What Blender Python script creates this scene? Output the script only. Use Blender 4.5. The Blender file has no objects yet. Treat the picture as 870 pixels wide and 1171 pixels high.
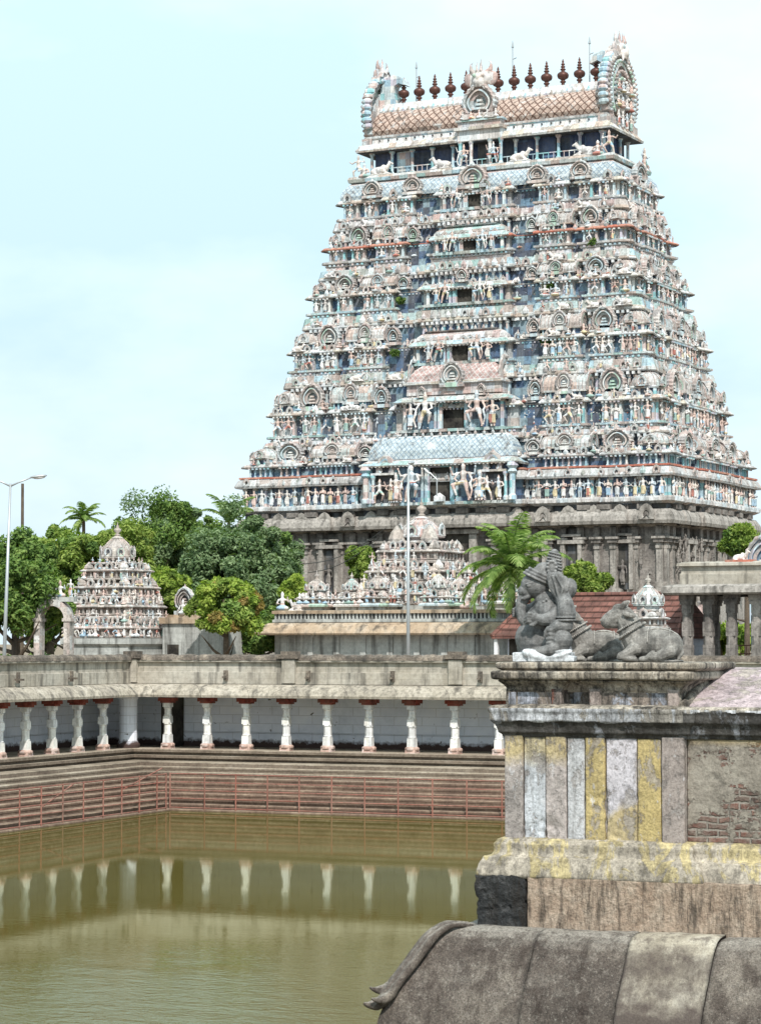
import bpy, math, random
from mathutils import Vector, Matrix, Euler, noise
random.seed(11)
R=math.radians; PI=math.pi
sc=bpy.context.scene; COL=sc.collection
# ---------------------------------------------------------------- camera geometry
TH=R(23.0); F=2800.0; HY=735.0; EYE=7.0
CS,SN=math.cos(TH),math.sin(TH)
PITCH=math.atan((HY-585.5)/F)
def at(px,py,d):
    """world point seen at photo pixel px,py at horizontal depth d"""
    r,u=px-435.0,585.5-py
    fh=F*math.cos(PITCH)-u*math.sin(PITCH); uz=F*math.sin(PITCH)+u*math.cos(PITCH)
    k=d/fh; r*=k; z=EYE+uz*k
    return Vector((r*CS-d*SN, r*SN+d*CS, z))
def zrel(py,d): return at(435,py,d).z-EYE
cam=bpy.data.objects.new('camera',bpy.data.cameras.new('camera')); COL.objects.link(cam)
cam.data.lens=F/1171*36; cam.data.sensor_width=36; cam.data.clip_end=9000; cam.data.clip_start=.5
cam.location=(0,0,EYE); cam.rotation_euler=(PI/2+PITCH,0,TH); sc.camera=cam
# ---------------------------------------------------------------- nodes
class NT:
    def __init__(s,name):
        s.m=bpy.data.materials.new(name); s.m.use_nodes=True; s.t=s.m.node_tree; s.t.nodes.clear()
    def n(s,typ,ins={},**kw):
        nd=s.t.nodes.new('ShaderNode'+typ)
        for k,v in kw.items(): setattr(nd,k,v)
        for k,v in ins.items():
            if isinstance(v,bpy.types.NodeSocket): s.t.links.new(v,nd.inputs[k])
            else: nd.inputs[k].default_value=v
        return nd
    def pos(s): 
        if not hasattr(s,'_p'): s._p=s.n('NewGeometry')
        return s._p.outputs['Position']
    def point(s): s.pos(); return s._p.outputs['Pointiness']
    def scale(s,v,sx,sy,sz): return s.n('Vector_'.replace('_','Math'),{0:v,1:(sx,sy,sz)},operation='MULTIPLY').outputs[0]
    def noise(s,scale,detail=5,rough=.6,vec=None,dist=0):
        return s.n('TexNoise',{'Vector':vec if vec else s.pos(),'Scale':scale,'Detail':detail,'Roughness':rough,'Distortion':dist}).outputs['Fac']
    def ramp(s,fac,stops,interp='LINEAR'):
        r=s.n('ValToRGB',{'Fac':fac}); cr=r.color_ramp; cr.interpolation=interp
        while len(cr.elements)<len(stops): cr.elements.new(.5)
        for e,(p,c) in zip(cr.elements,stops):
            e.position=p; e.color=(c,c,c,1) if isinstance(c,(int,float)) else (*c,1)
        return r.outputs['Color']
    def mix(s,fac,a,b,mode='MIX'):
        nd=s.n('Mix',data_type='RGBA',blend_type=mode)
        for i,v in ((0,fac),(6,a),(7,b)):
            if isinstance(v,bpy.types.NodeSocket): s.t.links.new(v,nd.inputs[i])
            else: nd.inputs[i].default_value=v if i==0 else ((*v,1) if len(v)==3 else v)
        return nd.outputs[2]
    def math(s,op,a,b=0.0): return s.n('Math',{0:a,1:b},operation=op).outputs[0]
    def z(s): return s.n('SeparateXYZ',{0:s.pos()}).outputs['Z']
    def mrange(s,v,a,b,c=0.,d=1.): return s.n('MapRange',{'Value':v,'From Min':a,'From Max':b,'To Min':c,'To Max':d}).outputs[0]
    def bump(s,h,st=.3,dist=.02,normal=None):
        i={'Height':h,'Strength':st,'Distance':dist}
        if normal: i['Normal']=normal
        return s.n('Bump',i).outputs[0]
    def out(s,col,rough=.85,normal=None,**kw):
        i={'Base Color':col if isinstance(col,bpy.types.NodeSocket) else (*col,1),'Roughness':rough}
        if normal: i['Normal']=normal
        i.update(kw)
        b=s.n('BsdfPrincipled',i); b.inputs['Specular IOR Level'].default_value=kw.get('Specular IOR Level',.3)
        o=s.n('OutputMaterial',{'Surface':b.outputs[0]}); return s.m
def paint(name,cols,cell=.6,grime=.45,fine=6.,bump=.0,streak=.35):
    """old lime paint: patches of colour by cell, fine dirt and rain streaks"""
    t=NT(name); p=t.scale(t.pos(),1/cell,1/cell,1/cell)
    fl=t.n('VectorMath',{0:p},operation='FLOOR').outputs[0]
    w=t.n('TexWhiteNoise',{'Vector':fl}).outputs['Value']; n=len(cols)
    c=t.ramp(w,[(i/n,k) for i,k in enumerate(cols)],'CONSTANT') if n>1 else t.ramp(w,[(0,cols[0]),(1,cols[0])])
    g=t.ramp(t.noise(fine,6,.75),[(.3,1-grime),(.52,1.0),(.75,1.12)])
    c=t.mix(1.,c,g,'MULTIPLY')
    st=t.ramp(t.noise(1,4,.6,t.scale(t.pos(),5,5,.5)),[(.36,1-streak),(.55,1.)])
    c=t.mix(1.,c,st,'MULTIPLY')
    d=t.ramp(t.noise(1.1,5,.7),[(.38,1.),(.62,0.)])
    c=t.mix(t.math('MULTIPLY',d,.22),c,(.30,.27,.22))
    nm=t.bump(t.noise(fine*3,4,.7),bump,.03) if bump else None
    return t.out(c,.9,nm)
M={}
# ---------------------------------------------------------------- mesh builder
class MB:
    def __init__(s): s.v=[];s.f=[];s.m=[]
    def face(s,idx,m=0): s.f.append(idx); s.m.append(m)
    def box(s,x0,x1,y0,y1,z0,z1,m=0,taper=0.):
        b=len(s.v); t=taper
        s.v+=[(x0,y0,z0),(x1,y0,z0),(x1,y1,z0),(x0,y1,z0),(x0+t,y0+t,z1),(x1-t,y0+t,z1),(x1-t,y1-t,z1),(x0+t,y1-t,z1)]
        for q in ((0,3,2,1),(4,5,6,7),(0,1,5,4),(1,2,6,5),(2,3,7,6),(3,0,4,7)): s.face([b+i for i in q],m)
    def lathe(s,prof,cx=0,cy=0,n=12,m=0,a0=0.,ms=None,sq=1.,cap=True):
        b=len(s.v)
        for r,z in prof:
            for i in range(n):
                a=a0+2*PI*i/n; s.v.append((cx+r*math.cos(a),cy+r*math.sin(a)*sq,z))
        for j in range(len(prof)-1):
            for i in range(n):
                k=(i+1)%n; s.face([b+j*n+i,b+j*n+k,b+(j+1)*n+k,b+(j+1)*n+i],ms[j] if ms else m)
        if cap:
            s.face([b+i for i in range(n)][::-1],ms[0] if ms else m); q=b+(len(prof)-1)*n; s.face([q+i for i in range(n)],ms[-1] if ms else m)
    def ell(s,c,r,rot=None,m=0,nu=12,nv=8):
        b=len(s.v); M3=Euler(rot).to_matrix() if rot else None
        for j in range(1,nv):
            ph=PI*j/nv
            for i in range(nu):
                a=2*PI*i/nu; p=Vector((r[0]*math.sin(ph)*math.cos(a),r[1]*math.sin(ph)*math.sin(a),r[2]*math.cos(ph)))
                if M3: p=M3@p
                s.v.append((c[0]+p.x,c[1]+p.y,c[2]+p.z))
        for sg in (1,-1):
            p=Vector((0,0,r[2]*sg)); p=M3@p if M3 else p; s.v.append((c[0]+p.x,c[1]+p.y,c[2]+p.z))
        T=b+(nv-1)*nu
        for i in range(nu):
            k=(i+1)%nu
            s.face([T,b+i,b+k],m); q=b+(nv-2)*nu; s.face([T+1,q+k,q+i],m)
            for j in range(nv-2): s.face([b+j*nu+i,b+(j+1)*nu+i,b+(j+1)*nu+k,b+j*nu+k],m)
    def tube(s,pts,rad,n=8,m=0,closed=True,flat=1.):
        P=[Vector(p) for p in pts]; b=len(s.v); L=len(P)
        if not isinstance(rad,(list,tuple)): rad=[rad]*L
        up=Vector((0,0,1))
        prev=None
        for j,p in enumerate(P):
            d=(P[min(j+1,L-1)]-P[max(j-1,0)]).normalized()
            if prev is None:
                a=d.cross(up); a=d.cross(Vector((1,0,0))) if a.length<.05 else a
            else: a=prev-d*prev.dot(d)
            if a.length<1e-6: a=d.orthogonal()
            a.normalize(); prev=a; c=d.cross(a)
            for i in range(n):
                t=2*PI*i/n; s.v.append(tuple(p+a*math.cos(t)*rad[j]+c*math.sin(t)*rad[j]*flat))
        for j in range(L-1):
            for i in range(n):
                k=(i+1)%n; s.face([b+j*n+i,b+j*n+k,b+(j+1)*n+k,b+(j+1)*n+i],m)
        if closed:
            s.face([b+i for i in range(n)][::-1],m); q=b+(L-1)*n; s.face([q+i for i in range(n)],m)
    def chain(s,pts,n=10,m=0):
        """capsule chain with ball joints; pts = [(x,y,z,r)...]"""
        for p in pts: s.ell(p[:3],(p[3],)*3,m=m,nu=n,nv=6)
        for a,b in zip(pts,pts[1:]): s.tube([a[:3],b[:3]],[a[3],b[3]],n,m)
    def extr(s,poly,o,ax,ay,az,depth,m=0,mside=None):
        """prism: 2D poly in plane (ax,ay) at origin o extruded along az by depth"""
        b=len(s.v); n=len(poly); ax,ay,az,o=Vector(ax),Vector(ay),Vector(az),Vector(o)
        for k in (0,depth):
            for p in poly: s.v.append(tuple(o+ax*p[0]+ay*p[1]+az*k))
        s.face([b+i for i in range(n)][::-1],m); s.face([b+n+i for i in range(n)],m)
        for i in range(n): s.face([b+i,b+(i+1)%n,b+n+(i+1)%n,b+n+i],m if mside is None else mside)
    def sweep(s,outl,prof,ms,cap=False):
        """outl: CCW rectilinear polygon; prof: [(offset,z)] from bottom to top"""
        n=len(outl); b=len(s.v); nr=[]
        for i in range(n):
            p,q=outl[i],outl[(i+1)%n]; dx,dy=q[0]-p[0],q[1]-p[1]; l=math.hypot(dx,dy) or 1; nr.append((dy/l,-dx/l))
        for o,z in prof:
            for i in range(n):
                a,c=nr[i-1],nr[i]; s.v.append((outl[i][0]+(a[0]+c[0])*o,outl[i][1]+(a[1]+c[1])*o,z))
        for j in range(len(prof)-1):
            mm=ms[j] if isinstance(ms,(list,tuple)) else ms
            for i in range(n):
                k=(i+1)%n; s.face([b+j*n+i,b+j*n+k,b+(j+1)*n+k,b+(j+1)*n+i],mm)
        if cap: q=b+(len(prof)-1)*n; s.face([q+i for i in range(n)],ms[-1] if isinstance(ms,(list,tuple)) else ms)
    def add(s,o,mat=None,mo=None):
        b=len(s.v)
        s.v+=[tuple(mat@Vector(p)) for p in o.v] if mat else list(o.v)
        s.f+=[[b+i for i in f] for f in o.f]; s.m+=[(mo[k] if mo else k) for k in o.m]
    def mesh(s,name,mats,smooth=False):
        me=bpy.data.meshes.new(name); me.from_pydata(s.v,[],s.f)
        for k in mats: me.materials.append(M[k])
        me.polygons.foreach_set('material_index',s.m)
        if smooth: me.polygons.foreach_set('use_smooth',[True]*len(s.f))
        me.update(); return me
    def build(s,name,mats,parent=None,smooth=False,**kw):
        return put(name,s.mesh(name,mats if isinstance(mats,(list,tuple)) else [mats],smooth),parent,**kw)
def put(name,me,parent=None,loc=(0,0,0),rot=(0,0,0),sc_=1.,**tags):
    o=bpy.data.objects.new(name,me); COL.objects.link(o); o.location=loc; o.rotation_euler=rot
    o.scale=(sc_,)*3 if isinstance(sc_,(int,float)) else sc_
    if parent: o.parent=parent
    for k,v in tags.items():
        if v is not None: o[k]=v
    return o
def thing(name,label,cat,loc=(0,0,0),rz=0,group=None):
    o=put(name,None,None,loc,(0,0,rz)); o.empty_display_size=.1; o['label']=label; o['category']=cat
    if group: o['group']=group
    return o
def sculpt(mb,voxel,smooth=2,disp=0,dscale=.1):
    """fuse overlapping forms into one continuous carved surface"""
    me=bpy.data.meshes.new('sculpt'); me.from_pydata(mb.v,[],mb.f); o=bpy.data.objects.new('sculpt',me); COL.objects.link(o)
    r=o.modifiers.new('r','REMESH'); r.mode='VOXEL'; r.voxel_size=voxel
    if smooth: k=o.modifiers.new('s','SMOOTH'); k.iterations=smooth; k.factor=.5
    bpy.context.view_layer.update(); dg=bpy.context.evaluated_depsgraph_get()
    res=bpy.data.meshes.new_from_object(o.evaluated_get(dg)); bpy.data.objects.remove(o); bpy.data.meshes.remove(me)
    res.polygons.foreach_set('use_smooth',[True]*len(res.polygons))
    return res
def clear_mats(me,keys):
    me.materials.clear()
    for k in keys: me.materials.append(M[k])

FC=at(577,957,23.0); PZ=5.42-.35*(FC.x+1.0)
# ---------------------------------------------------------------- materials
PK=(.62,.42,.36); CR=(.70,.62,.44); WH=(.78,.78,.76); BL=(.38,.55,.66); LB=(.58,.70,.75); MT=(.45,.62,.52); GY=(.45,.43,.42); TN=(.55,.43,.33); RD=(.50,.16,.11); LV=(.55,.52,.60); OR=(.66,.38,.2); AQ=(.30,.58,.62)
M['t_wall']=paint('faded_blue_wall_paint',[(.08,.14,.25),(.16,.27,.38),(.10,.12,.16),(.26,.36,.42),(.06,.08,.13)],.55,.65,5)
M['t_niche']=paint('arch_niche_paint',[(.30,.36,.40),(.40,.36,.34),(.24,.30,.30)],.5,.5,8)
M['t_pil']=paint('pale_pilaster_paint',[LB,WH,BL,LV,LB,(.62,.5,.48),AQ],.5,.4,6)
M['t_mint']=paint('mint_ledge_paint',[(.34,.50,.48),(.48,.62,.63),(.54,.57,.56),(.42,.58,.66),(.40,.42,.39),(.64,.69,.70),(.46,.38,.35)],.7,.7,7)
M['t_cream']=paint('cream_eave_paint',[(.62,.57,.49),(.70,.68,.65),(.54,.44,.38),(.58,.60,.60),(.68,.70,.73),(.42,.38,.35)],.6,.7,8)
M['t_pink']=paint('salmon_stucco_paint',[(.58,.42,.39),(.60,.54,.54),(.50,.45,.43),(.46,.36,.35),(.56,.58,.62),(.66,.64,.64)],.6,.62,7)
M['t_grey']=paint('weathered_stucco',[(.44,.45,.46),(.54,.53,.53),(.38,.37,.37),(.60,.62,.63),(.52,.45,.42)],.55,.62,7)
M['t_white']=paint('lime_white_paint',[(.78,.79,.80),(.66,.72,.76),(.68,.65,.64)],.8,.5,7)
M['t_red']=paint('red_moulding_paint',[RD,(.55,.25,.18),(.45,.2,.15)],1.2,.4,6)
M['t_dark']=paint('shadowed_recess_paint',[(.05,.05,.06),(.08,.09,.11),(.04,.04,.04)],.5,.3,6)  # near-black colour painted in for the shade of recesses and under lips
M['t_black']=paint('dark_doorway',[(.012,.010,.010)],.5,.3,6)
M['t_blue']=paint('deep_blue_hall_paint',[(.05,.08,.17),(.10,.18,.32),(.04,.06,.10)],1.1,.4,6)
M['fig_a']=paint('painted_stucco_figure_skin',[(.70,.52,.46),(.74,.64,.58),(.70,.66,.64),(.58,.44,.40),(.80,.78,.77),(.56,.64,.70)],.7,.45,8)
M['fig_b']=paint('painted_stucco_figure_cloth',[(.76,.74,.72),(.46,.18,.15),(.36,.52,.66),(.66,.56,.36),(.34,.50,.46),(.66,.50,.46),(.80,.80,.80),(.70,.74,.78)],.6,.4,8)
M['fig_w']=paint('white_stucco_figure',[(.78,.74,.72),(.72,.66,.62),(.66,.64,.64)],.6,.45,8)
M['arch_rim']=paint('arch_rim_paint',[(.50,.42,.40),(.60,.56,.54),(.38,.36,.36),(.50,.40,.38),(.52,.56,.58)],.5,.68,10)
M['arch_in']=paint('arch_inner_paint',[WH,LB,(.66,.56,.52),MT],1.1,.4,8)
M['dome_paint']=paint('small_dome_paint',[(.54,.53,.52),(.48,.42,.39),(.56,.44,.39),(.52,.58,.58),(.62,.62,.62)],.8,.65,8)
M['v_wht']=paint('shrine_limewash',[(.60,.54,.50),(.54,.44,.41),(.60,.59,.58),(.42,.37,.34),(.34,.31,.29)],.35,.75,9)
M['v_dome']=paint('shrine_dome_paint',[(.46,.40,.36),(.5,.46,.42),(.42,.38,.36)],.5,.6,9)
def scales(name,a,b,sx=2.6,sz=2.6,axis='XZ'):
    """fish-scale roof pattern as crossing diagonal lines"""
    t=NT(name); tc=t.n('TexCoord').outputs['Object']; sp=t.n('SeparateXYZ',{0:tc}).outputs
    wb=t.math('MULTIPLY',t.noise(1.3,3,.6),.5); u=t.math('ADD',t.math('MULTIPLY',sp['X'],sx),wb); v=t.math('ADD',t.math('MULTIPLY',sp['Z'],sz),t.math('MULTIPLY',t.noise(2.1,3,.6),.35))
    def ln(x): 
        f=t.math('FRACT',x); return t.math('ABSOLUTE',t.math('SUBTRACT',f,.5))
    m1=ln(t.math('ADD',u,v)); m2=ln(t.math('SUBTRACT',u,v)); mx=t.math('MAXIMUM',m1,m2)
    k=t.ramp(mx,[(.36,1),(.43,0)])
    c=t.mix(k,b,a); c=t.mix(1.,c,t.ramp(t.noise(3,6,.75),[(.3,.4),(.55,1.),(.8,1.25)]),'MULTIPLY'); c=t.mix(t.ramp(t.noise(.8,6,.75),[(.56,0),(.64,.75)]),c,(.12,.10,.09)); c=t.mix(t.ramp(t.noise(1.1,6,.75),[(.36,.6),(.44,0)]),c,(.62,.64,.64))
    return t.out(c,.85)
M['sc_or']=scales('orange_scale_tiles',(.50,.38,.32),(.15,.09,.07),1.75,1.75)
M['sc_wh']=scales('white_scale_tiles',(.47,.53,.55),(.24,.31,.38),2.6,2.6)
M['sc_pk']=scales('pink_scale_tiles',(.44,.30,.28),(.54,.50,.48),2.4,2.4)
M['fin']=NT('dark_copper').out((.10,.045,.035),.45,**{'Metallic':.35})
def stone(name,c1,c2,c3,sc1=.8,block=(1.6,.6),bump=.5,dark=.6,mort=.55):
    t=NT(name); p=t.pos()
    n1=t.noise(sc1,6,.7); c=t.ramp(n1,[(.3,c1),(.5,c2),(.7,c3)])
    f=t.noise(sc1*9,6,.75); c=t.mix(1.,c,t.ramp(f,[(.3,1-dark),(.55,1.),(.8,1.2)]),'MULTIPLY')
    s=t.noise(1,5,.6,t.scale(p,2.4,2.4,.22)); c=t.mix(t.ramp(s,[(.5,0),(.68,.75)]),c,(.05,.045,.04))
    h=f
    if block:
        sp=t.n('SeparateXYZ',{0:p}).outputs; xy=t.math('ADD',sp['X'],sp['Y']); v=t.n('CombineXYZ',{0:xy,1:sp['Z'],2:0.}).outputs[0]
        br=t.n('TexBrick',{'Vector':v,'Scale':1.,'Mortar Size':.012,'Mortar Smooth':.3,'Brick Width':block[0],'Row Height':block[1],'Color1':(1,1,1,1),'Color2':(.82,.82,.82,1),'Mortar':(mort,mort,mort,1)})
        c=t.mix(1.,c,br.outputs['Color'],'MULTIPLY')
    return t.out(c,.92,t.bump(h,bump,.03))
M['granite']=stone('weathered_granite',(.12,.105,.10),(.25,.225,.205),(.37,.335,.31),.6,(1.7,.75),.6,.6)
M['granite_lt']=stone('sun_bleached_granite',(.22,.20,.18),(.37,.34,.31),(.48,.44,.40),.7,None,.6,.6)
M['parapet']=stone('stained_parapet_plaster',(.34,.30,.24),(.44,.40,.34),(.52,.49,.43),.45,(3.6,.42),.4,.35,.8)
M['coping']=stone('mossy_coping_stone',(.06,.05,.04),(.17,.14,.115),(.36,.3,.24),1.3,None,1.,.75)
M['eave']=stone('eave_stone',(.24,.21,.18),(.43,.38,.31),(.52,.47,.40),.7,(2.3,3.),.5,.6,.3)
M['ylw_eave']=stone('ochre_eave_plaster',(.34,.24,.16),(.50,.38,.27),(.54,.46,.37),.7,(2.,5.),.3,.3,.4)
M['bldg']=stone('grey_temple_wall',(.38,.38,.36),(.48,.49,.47),(.56,.56,.53),.6,(1.8,.5),.3,.3,.8)
M['soil']=stone('dry_earth',(.20,.15,.10),(.26,.20,.14),(.3,.24,.18),.2,None,.4,.3)
def mk_whitewall():
    t=NT('limewashed_block_wall'); p=t.pos(); c=t.ramp(t.noise(.7,6,.7),[(.3,(.60,.64,.72)),(.5,(.76,.79,.88)),(.7,(.84,.86,.92))])
    sp=t.n('SeparateXYZ',{0:p}).outputs; v=t.n('CombineXYZ',{0:t.math('ADD',sp['X'],sp['Y']),1:sp['Z'],2:0.}).outputs[0]
    br=t.n('TexBrick',{'Vector':v,'Scale':1.,'Mortar Size':.015,'Brick Width':1.3,'Row Height':.38,'Color1':(1,1,1,1),'Color2':(.93,.93,.94,1),'Mortar':(.74,.73,.72,1)})
    c=t.mix(1.,c,br.outputs['Color'],'MULTIPLY')
    c=t.mix(t.ramp(t.noise(3.2,4,.7,None,.6),[(.66,0),(.70,1)]),c,(.09,.07,.06))
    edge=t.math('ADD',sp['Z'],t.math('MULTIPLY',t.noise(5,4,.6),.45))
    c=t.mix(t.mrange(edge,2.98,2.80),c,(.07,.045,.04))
    return t.out(c,.9)
M['whitewall']=mk_whitewall()
M['pillar']=paint('limewashed_pillar',[(.80,.79,.78),(.74,.74,.75),(.82,.80,.76)],.5,.3,7,.3,.25)
M['pillar_pk']=paint('pillar_foot_stain',[(.58,.40,.34),(.64,.5,.46),(.5,.32,.27)],.4,.4,7)
M['capred']=paint('red_capital_paint',[(.20,.035,.025),(.24,.05,.035)],.5,.5,7)
def mk_steps():
    t=NT('tank_step_stone'); sp=t.n('SeparateXYZ',{0:t.pos()}).outputs; z=sp['Z']
    base=t.ramp(t.noise(.6,6,.7,t.scale(t.pos(),1,1,3)),[(.3,(.17,.14,.11)),(.5,(.31,.26,.20)),(.7,(.42,.37,.30))])
    red=t.ramp(t.noise(1.2,5,.7),[(.3,(.12,.075,.055)),(.5,(.22,.145,.105)),(.7,(.36,.27,.195))])
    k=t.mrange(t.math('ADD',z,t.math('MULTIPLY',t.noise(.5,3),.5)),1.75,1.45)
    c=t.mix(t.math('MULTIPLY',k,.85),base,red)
    # upright risers darker than the flat treads
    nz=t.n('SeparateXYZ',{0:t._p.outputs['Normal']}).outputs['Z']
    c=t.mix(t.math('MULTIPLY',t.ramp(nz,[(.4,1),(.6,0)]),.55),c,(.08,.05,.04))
    c=t.mix(1.,c,t.ramp(t.noise(8,5,.7),[(.3,.6),(.6,1.1)]),'MULTIPLY')
    return t.out(c,.9)
M['steps']=mk_steps()
def mk_water():
    t=NT('green_tank_water'); p=t.pos()
    deep=t.ramp(t.noise(.05,3,.5,t.scale(p,1,1,1)),[(.35,(.092,.074,.018)),(.65,(.120,.098,.027))])
    w1=t.noise(1.,4,.6,t.scale(p,.9,1.3,1)); w2=t.noise(1.,3,.6,t.scale(p,3.4,5.2,1))
    cd=t.n('VectorMath',{0:p},operation='LENGTH').outputs['Value']
    amp=t.math('MULTIPLY',t.ramp(t.noise(.06,4,.6),[(.44,.10),(.56,1.)]),t.mrange(cd,60,42,.035,1.3))
    h=t.math('ADD',t.math('MULTIPLY',w1,.6),t.math('MULTIPLY',w2,.35))
    h=t.math('MULTIPLY',h,amp)
    nm=t.bump(h,.7,.065)
    d=t.n('BsdfDiffuse',{'Color':deep}); g=t.n('BsdfGlossy',{'Color':(.80,.86,.76,1),'Roughness':.035,'Normal':nm})
    fr=t.n('Fresnel',{'IOR':1.33,'Normal':nm}).outputs[0]
    mx=t.n('MixShader',{0:t.math('MULTIPLY',fr,.92),1:d.outputs[0],2:g.outputs[0]})
    t.n('OutputMaterial',{'Surface':mx.outputs[0]}); return t.m
M['water']=mk_water()
def leaf(name,c1,c2,c3,tr=.3,sc1=.7):
    t=NT(name); fl=t.n('VectorMath',{0:t.scale(t.pos(),5,5,5)},operation='FLOOR').outputs[0]
    w=t.n('TexWhiteNoise',{'Vector':fl}).outputs['Value']
    f=t.math('ADD',t.math('MULTIPLY',w,.55),t.math('MULTIPLY',t.noise(sc1,3,.6),.75))
    c=t.ramp(f,[(.3,c1),(.62,c2),(.95,c3)])
    d=t.n('BsdfPrincipled',{'Base Color':c,'Roughness':.7}); d.inputs['Specular IOR Level'].default_value=.2
    l=t.n('BsdfTranslucent',{'Color':t.mix(1.,c,(1.3,1.5,.5),'MULTIPLY')})
    mx=t.n('MixShader',{0:tr,1:d.outputs[0],2:l.outputs[0]}); t.n('OutputMaterial',{'Surface':mx.outputs[0]}); return t.m
M['leaf_dk']=leaf('dark_tree_leaves',(.03,.065,.018),(.11,.19,.045),(.25,.34,.10))
M['leaf_bl']=leaf('blue_green_tree_leaves',(.04,.08,.035),(.14,.21,.10),(.27,.35,.19))
M['leaf_lt']=leaf('light_tree_leaves',(.06,.10,.02),(.18,.26,.05),(.34,.40,.11))
M['leaf_yg']=leaf('yellow_green_leaves',(.08,.14,.02),(.22,.31,.05),(.38,.45,.10))
M['leaf_or']=leaf('new_orange_leaves',(.12,.11,.03),(.26,.20,.06),(.38,.27,.10))
M['palm_lf']=leaf('palm_leaflets',(.07,.13,.03),(.17,.26,.07),(.34,.42,.16),.35,1.2)
M['bark']=stone('tree_bark',(.07,.05,.035),(.12,.09,.065),(.18,.14,.1),2.,None,.6,.5)
M['rail']=paint('red_oxide_pipe',[(.27,.10,.075),(.30,.13,.10)],.8,.4,9)
M['steel']=NT('galvanised_steel').out((.42,.44,.45),.45,**{'Metallic':.5})
M['rtile']=None
def mk_rtile():
    t=NT('clay_roof_tiles'); tc=t.n('TexCoord').outputs['Object']; sp=t.n('SeparateXYZ',{0:tc}).outputs
    v=t.n('CombineXYZ',{0:sp['X'],1:sp['Z'],2:0.}).outputs[0]
    br=t.n('TexBrick',{'Vector':v,'Scale':1.,'Mortar Size':.02,'Brick Width':.42,'Row Height':.26,'Color1':(.21,.095,.075,1),'Color2':(.13,.065,.055,1),'Mortar':(.09,.05,.04,1)})
    c=t.mix(1.,br.outputs['Color'],t.ramp(t.noise(2,6,.7),[(.3,.5),(.6,1.15)]),'MULTIPLY')
    return t.out(c,.85,t.bump(br.outputs['Fac'],.6,.05))
M['rtile']=mk_rtile()
# ---- near stone and plaster
def mk_idol(name,c1,c2,c3,k=1.):
    t=NT(name); c=t.ramp(t.noise(5,7,.7),[(.32,c1),(.5,c2),(.68,c3)])
    c=t.mix(1.,c,t.ramp(t.point(),[(.40,.22),(.5,1.),(.58,1.6)]),'MULTIPLY'); c=t.mix(1.,c,t.ramp(t.noise(9,8,.8),[(.34,.55),(.5,1.),(.66,1.5)]),'MULTIPLY')  # creases dark with grime and painted shade, raised edges paled as if lit
    c=t.mix(1.,c,t.ramp(t.noise(70,4,.8),[(.3,.7),(.6,1.15)]),'MULTIPLY')
    s=t.noise(1,4,.6,t.scale(t.pos(),9,9,2)); c=t.mix(t.ramp(s,[(.52,0),(.7,.6)]),c,(.04,.038,.036))
    h=t.math('ADD',t.noise(45,6,.75),t.math('MULTIPLY',t.noise(160,3,.7),.4))
    return t.out(c,.75,t.bump(h,.5*k,.012))
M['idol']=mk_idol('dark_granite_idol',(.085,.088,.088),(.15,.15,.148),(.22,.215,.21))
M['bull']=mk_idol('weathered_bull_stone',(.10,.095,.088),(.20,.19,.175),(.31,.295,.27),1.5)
M['idolbase']=mk_idol('whitewashed_idol_base',(.35,.37,.38),(.5,.52,.54),(.62,.64,.66))
def plaster(name,base,paintc,cover=.5,seed=0.,top=None,mould=.5,zr=None,pk=(.6,.6,.6),bumpk=1.):
    """old plaster with peeling limewash and black mould; zr: z-range over which mould hangs from above"""
    t=NT(name); p=t.n('VectorMath',{0:t.pos(),1:(seed*3.1,seed*1.7,seed)},operation='ADD').outputs[0]
    c=t.ramp(t.noise(2.2,7,.7,p),[(.3,tuple(x*.72 for x in base)),(.5,base),(.7,tuple(min(1,x*1.25) for x in base))])
    pc=t.ramp(t.noise(3.5,6,.7,p),[(.3,tuple(x*.78 for x in paintc)),(.55,paintc),(.75,tuple(min(1,x*1.12) for x in paintc))])
    m=t.noise(2.6,8,.68,t.scale(p,1.2,1.2,.55),.8); lo=.5+(.5-cover)*.5
    mk=t.ramp(m,[(lo-.015,0),(lo+.02,1)])
    c=t.mix(mk,c,pc)
    if top:
        z=t.z(); k=t.mrange(t.math('ADD',z,t.math('MULTIPLY',t.noise(4,5,.6,p),.35)),top[1]+.17,top[1]+.21)
        c=t.mix(t.math('MULTIPLY',k,.85),c,top[0])
    sm=t.ramp(t.noise(1,6,.75,t.scale(p,13,13,1.5)),[(.46,0),(.64,min(1,mould*1.4))]); c=t.mix(sm,c,(.045,.04,.036))
    bl=t.ramp(t.noise(2.6,8,.8,p),[(.5,0),(.62,min(1,mould*1.3))]); c=t.mix(bl,c,(.05,.045,.04))
    if zr: 
        k=t.mrange(t.math('ADD',t.z(),t.math('MULTIPLY',t.noise(1,5,.7,t.scale(p,9,9,2.5)),.22)),zr[0]+.11,zr[1]+.11)
        c=t.mix(t.math('MULTIPLY',k,.92),c,(.035,.033,.032))
    c=t.mix(1.,c,t.ramp(t.noise(1.6,8,.78,p),[(.36,.62),(.5,1.),(.64,1.2)]),'MULTIPLY')
    c=t.mix(1.,c,t.ramp(t.noise(1,6,.75,t.scale(p,7,7,.9)),[(.38,.7),(.52,1.)]),'MULTIPLY')
    c=t.mix(1.,c,t.ramp(t.noise(34,6,.85,p),[(.38,.55),(.56,1.1)]),'MULTIPLY')
    h=t.math('ADD',t.math('MULTIPLY',mk,.35),t.math('ADD',t.noise(14,7,.7,p),t.math('MULTIPLY',t.noise(60,4,.7,p),.35)))
    return t.out(c,.9,t.bump(h,.55*bumpk,.02))
GB=(.37,.33,.31); YE=(.52,.37,.10); BW=(.56,.58,.62)
M['p_slab']=plaster('ledge_stone',(.36,.31,.25),(.48,.43,.36),.5,1,mould=.85)
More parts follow.
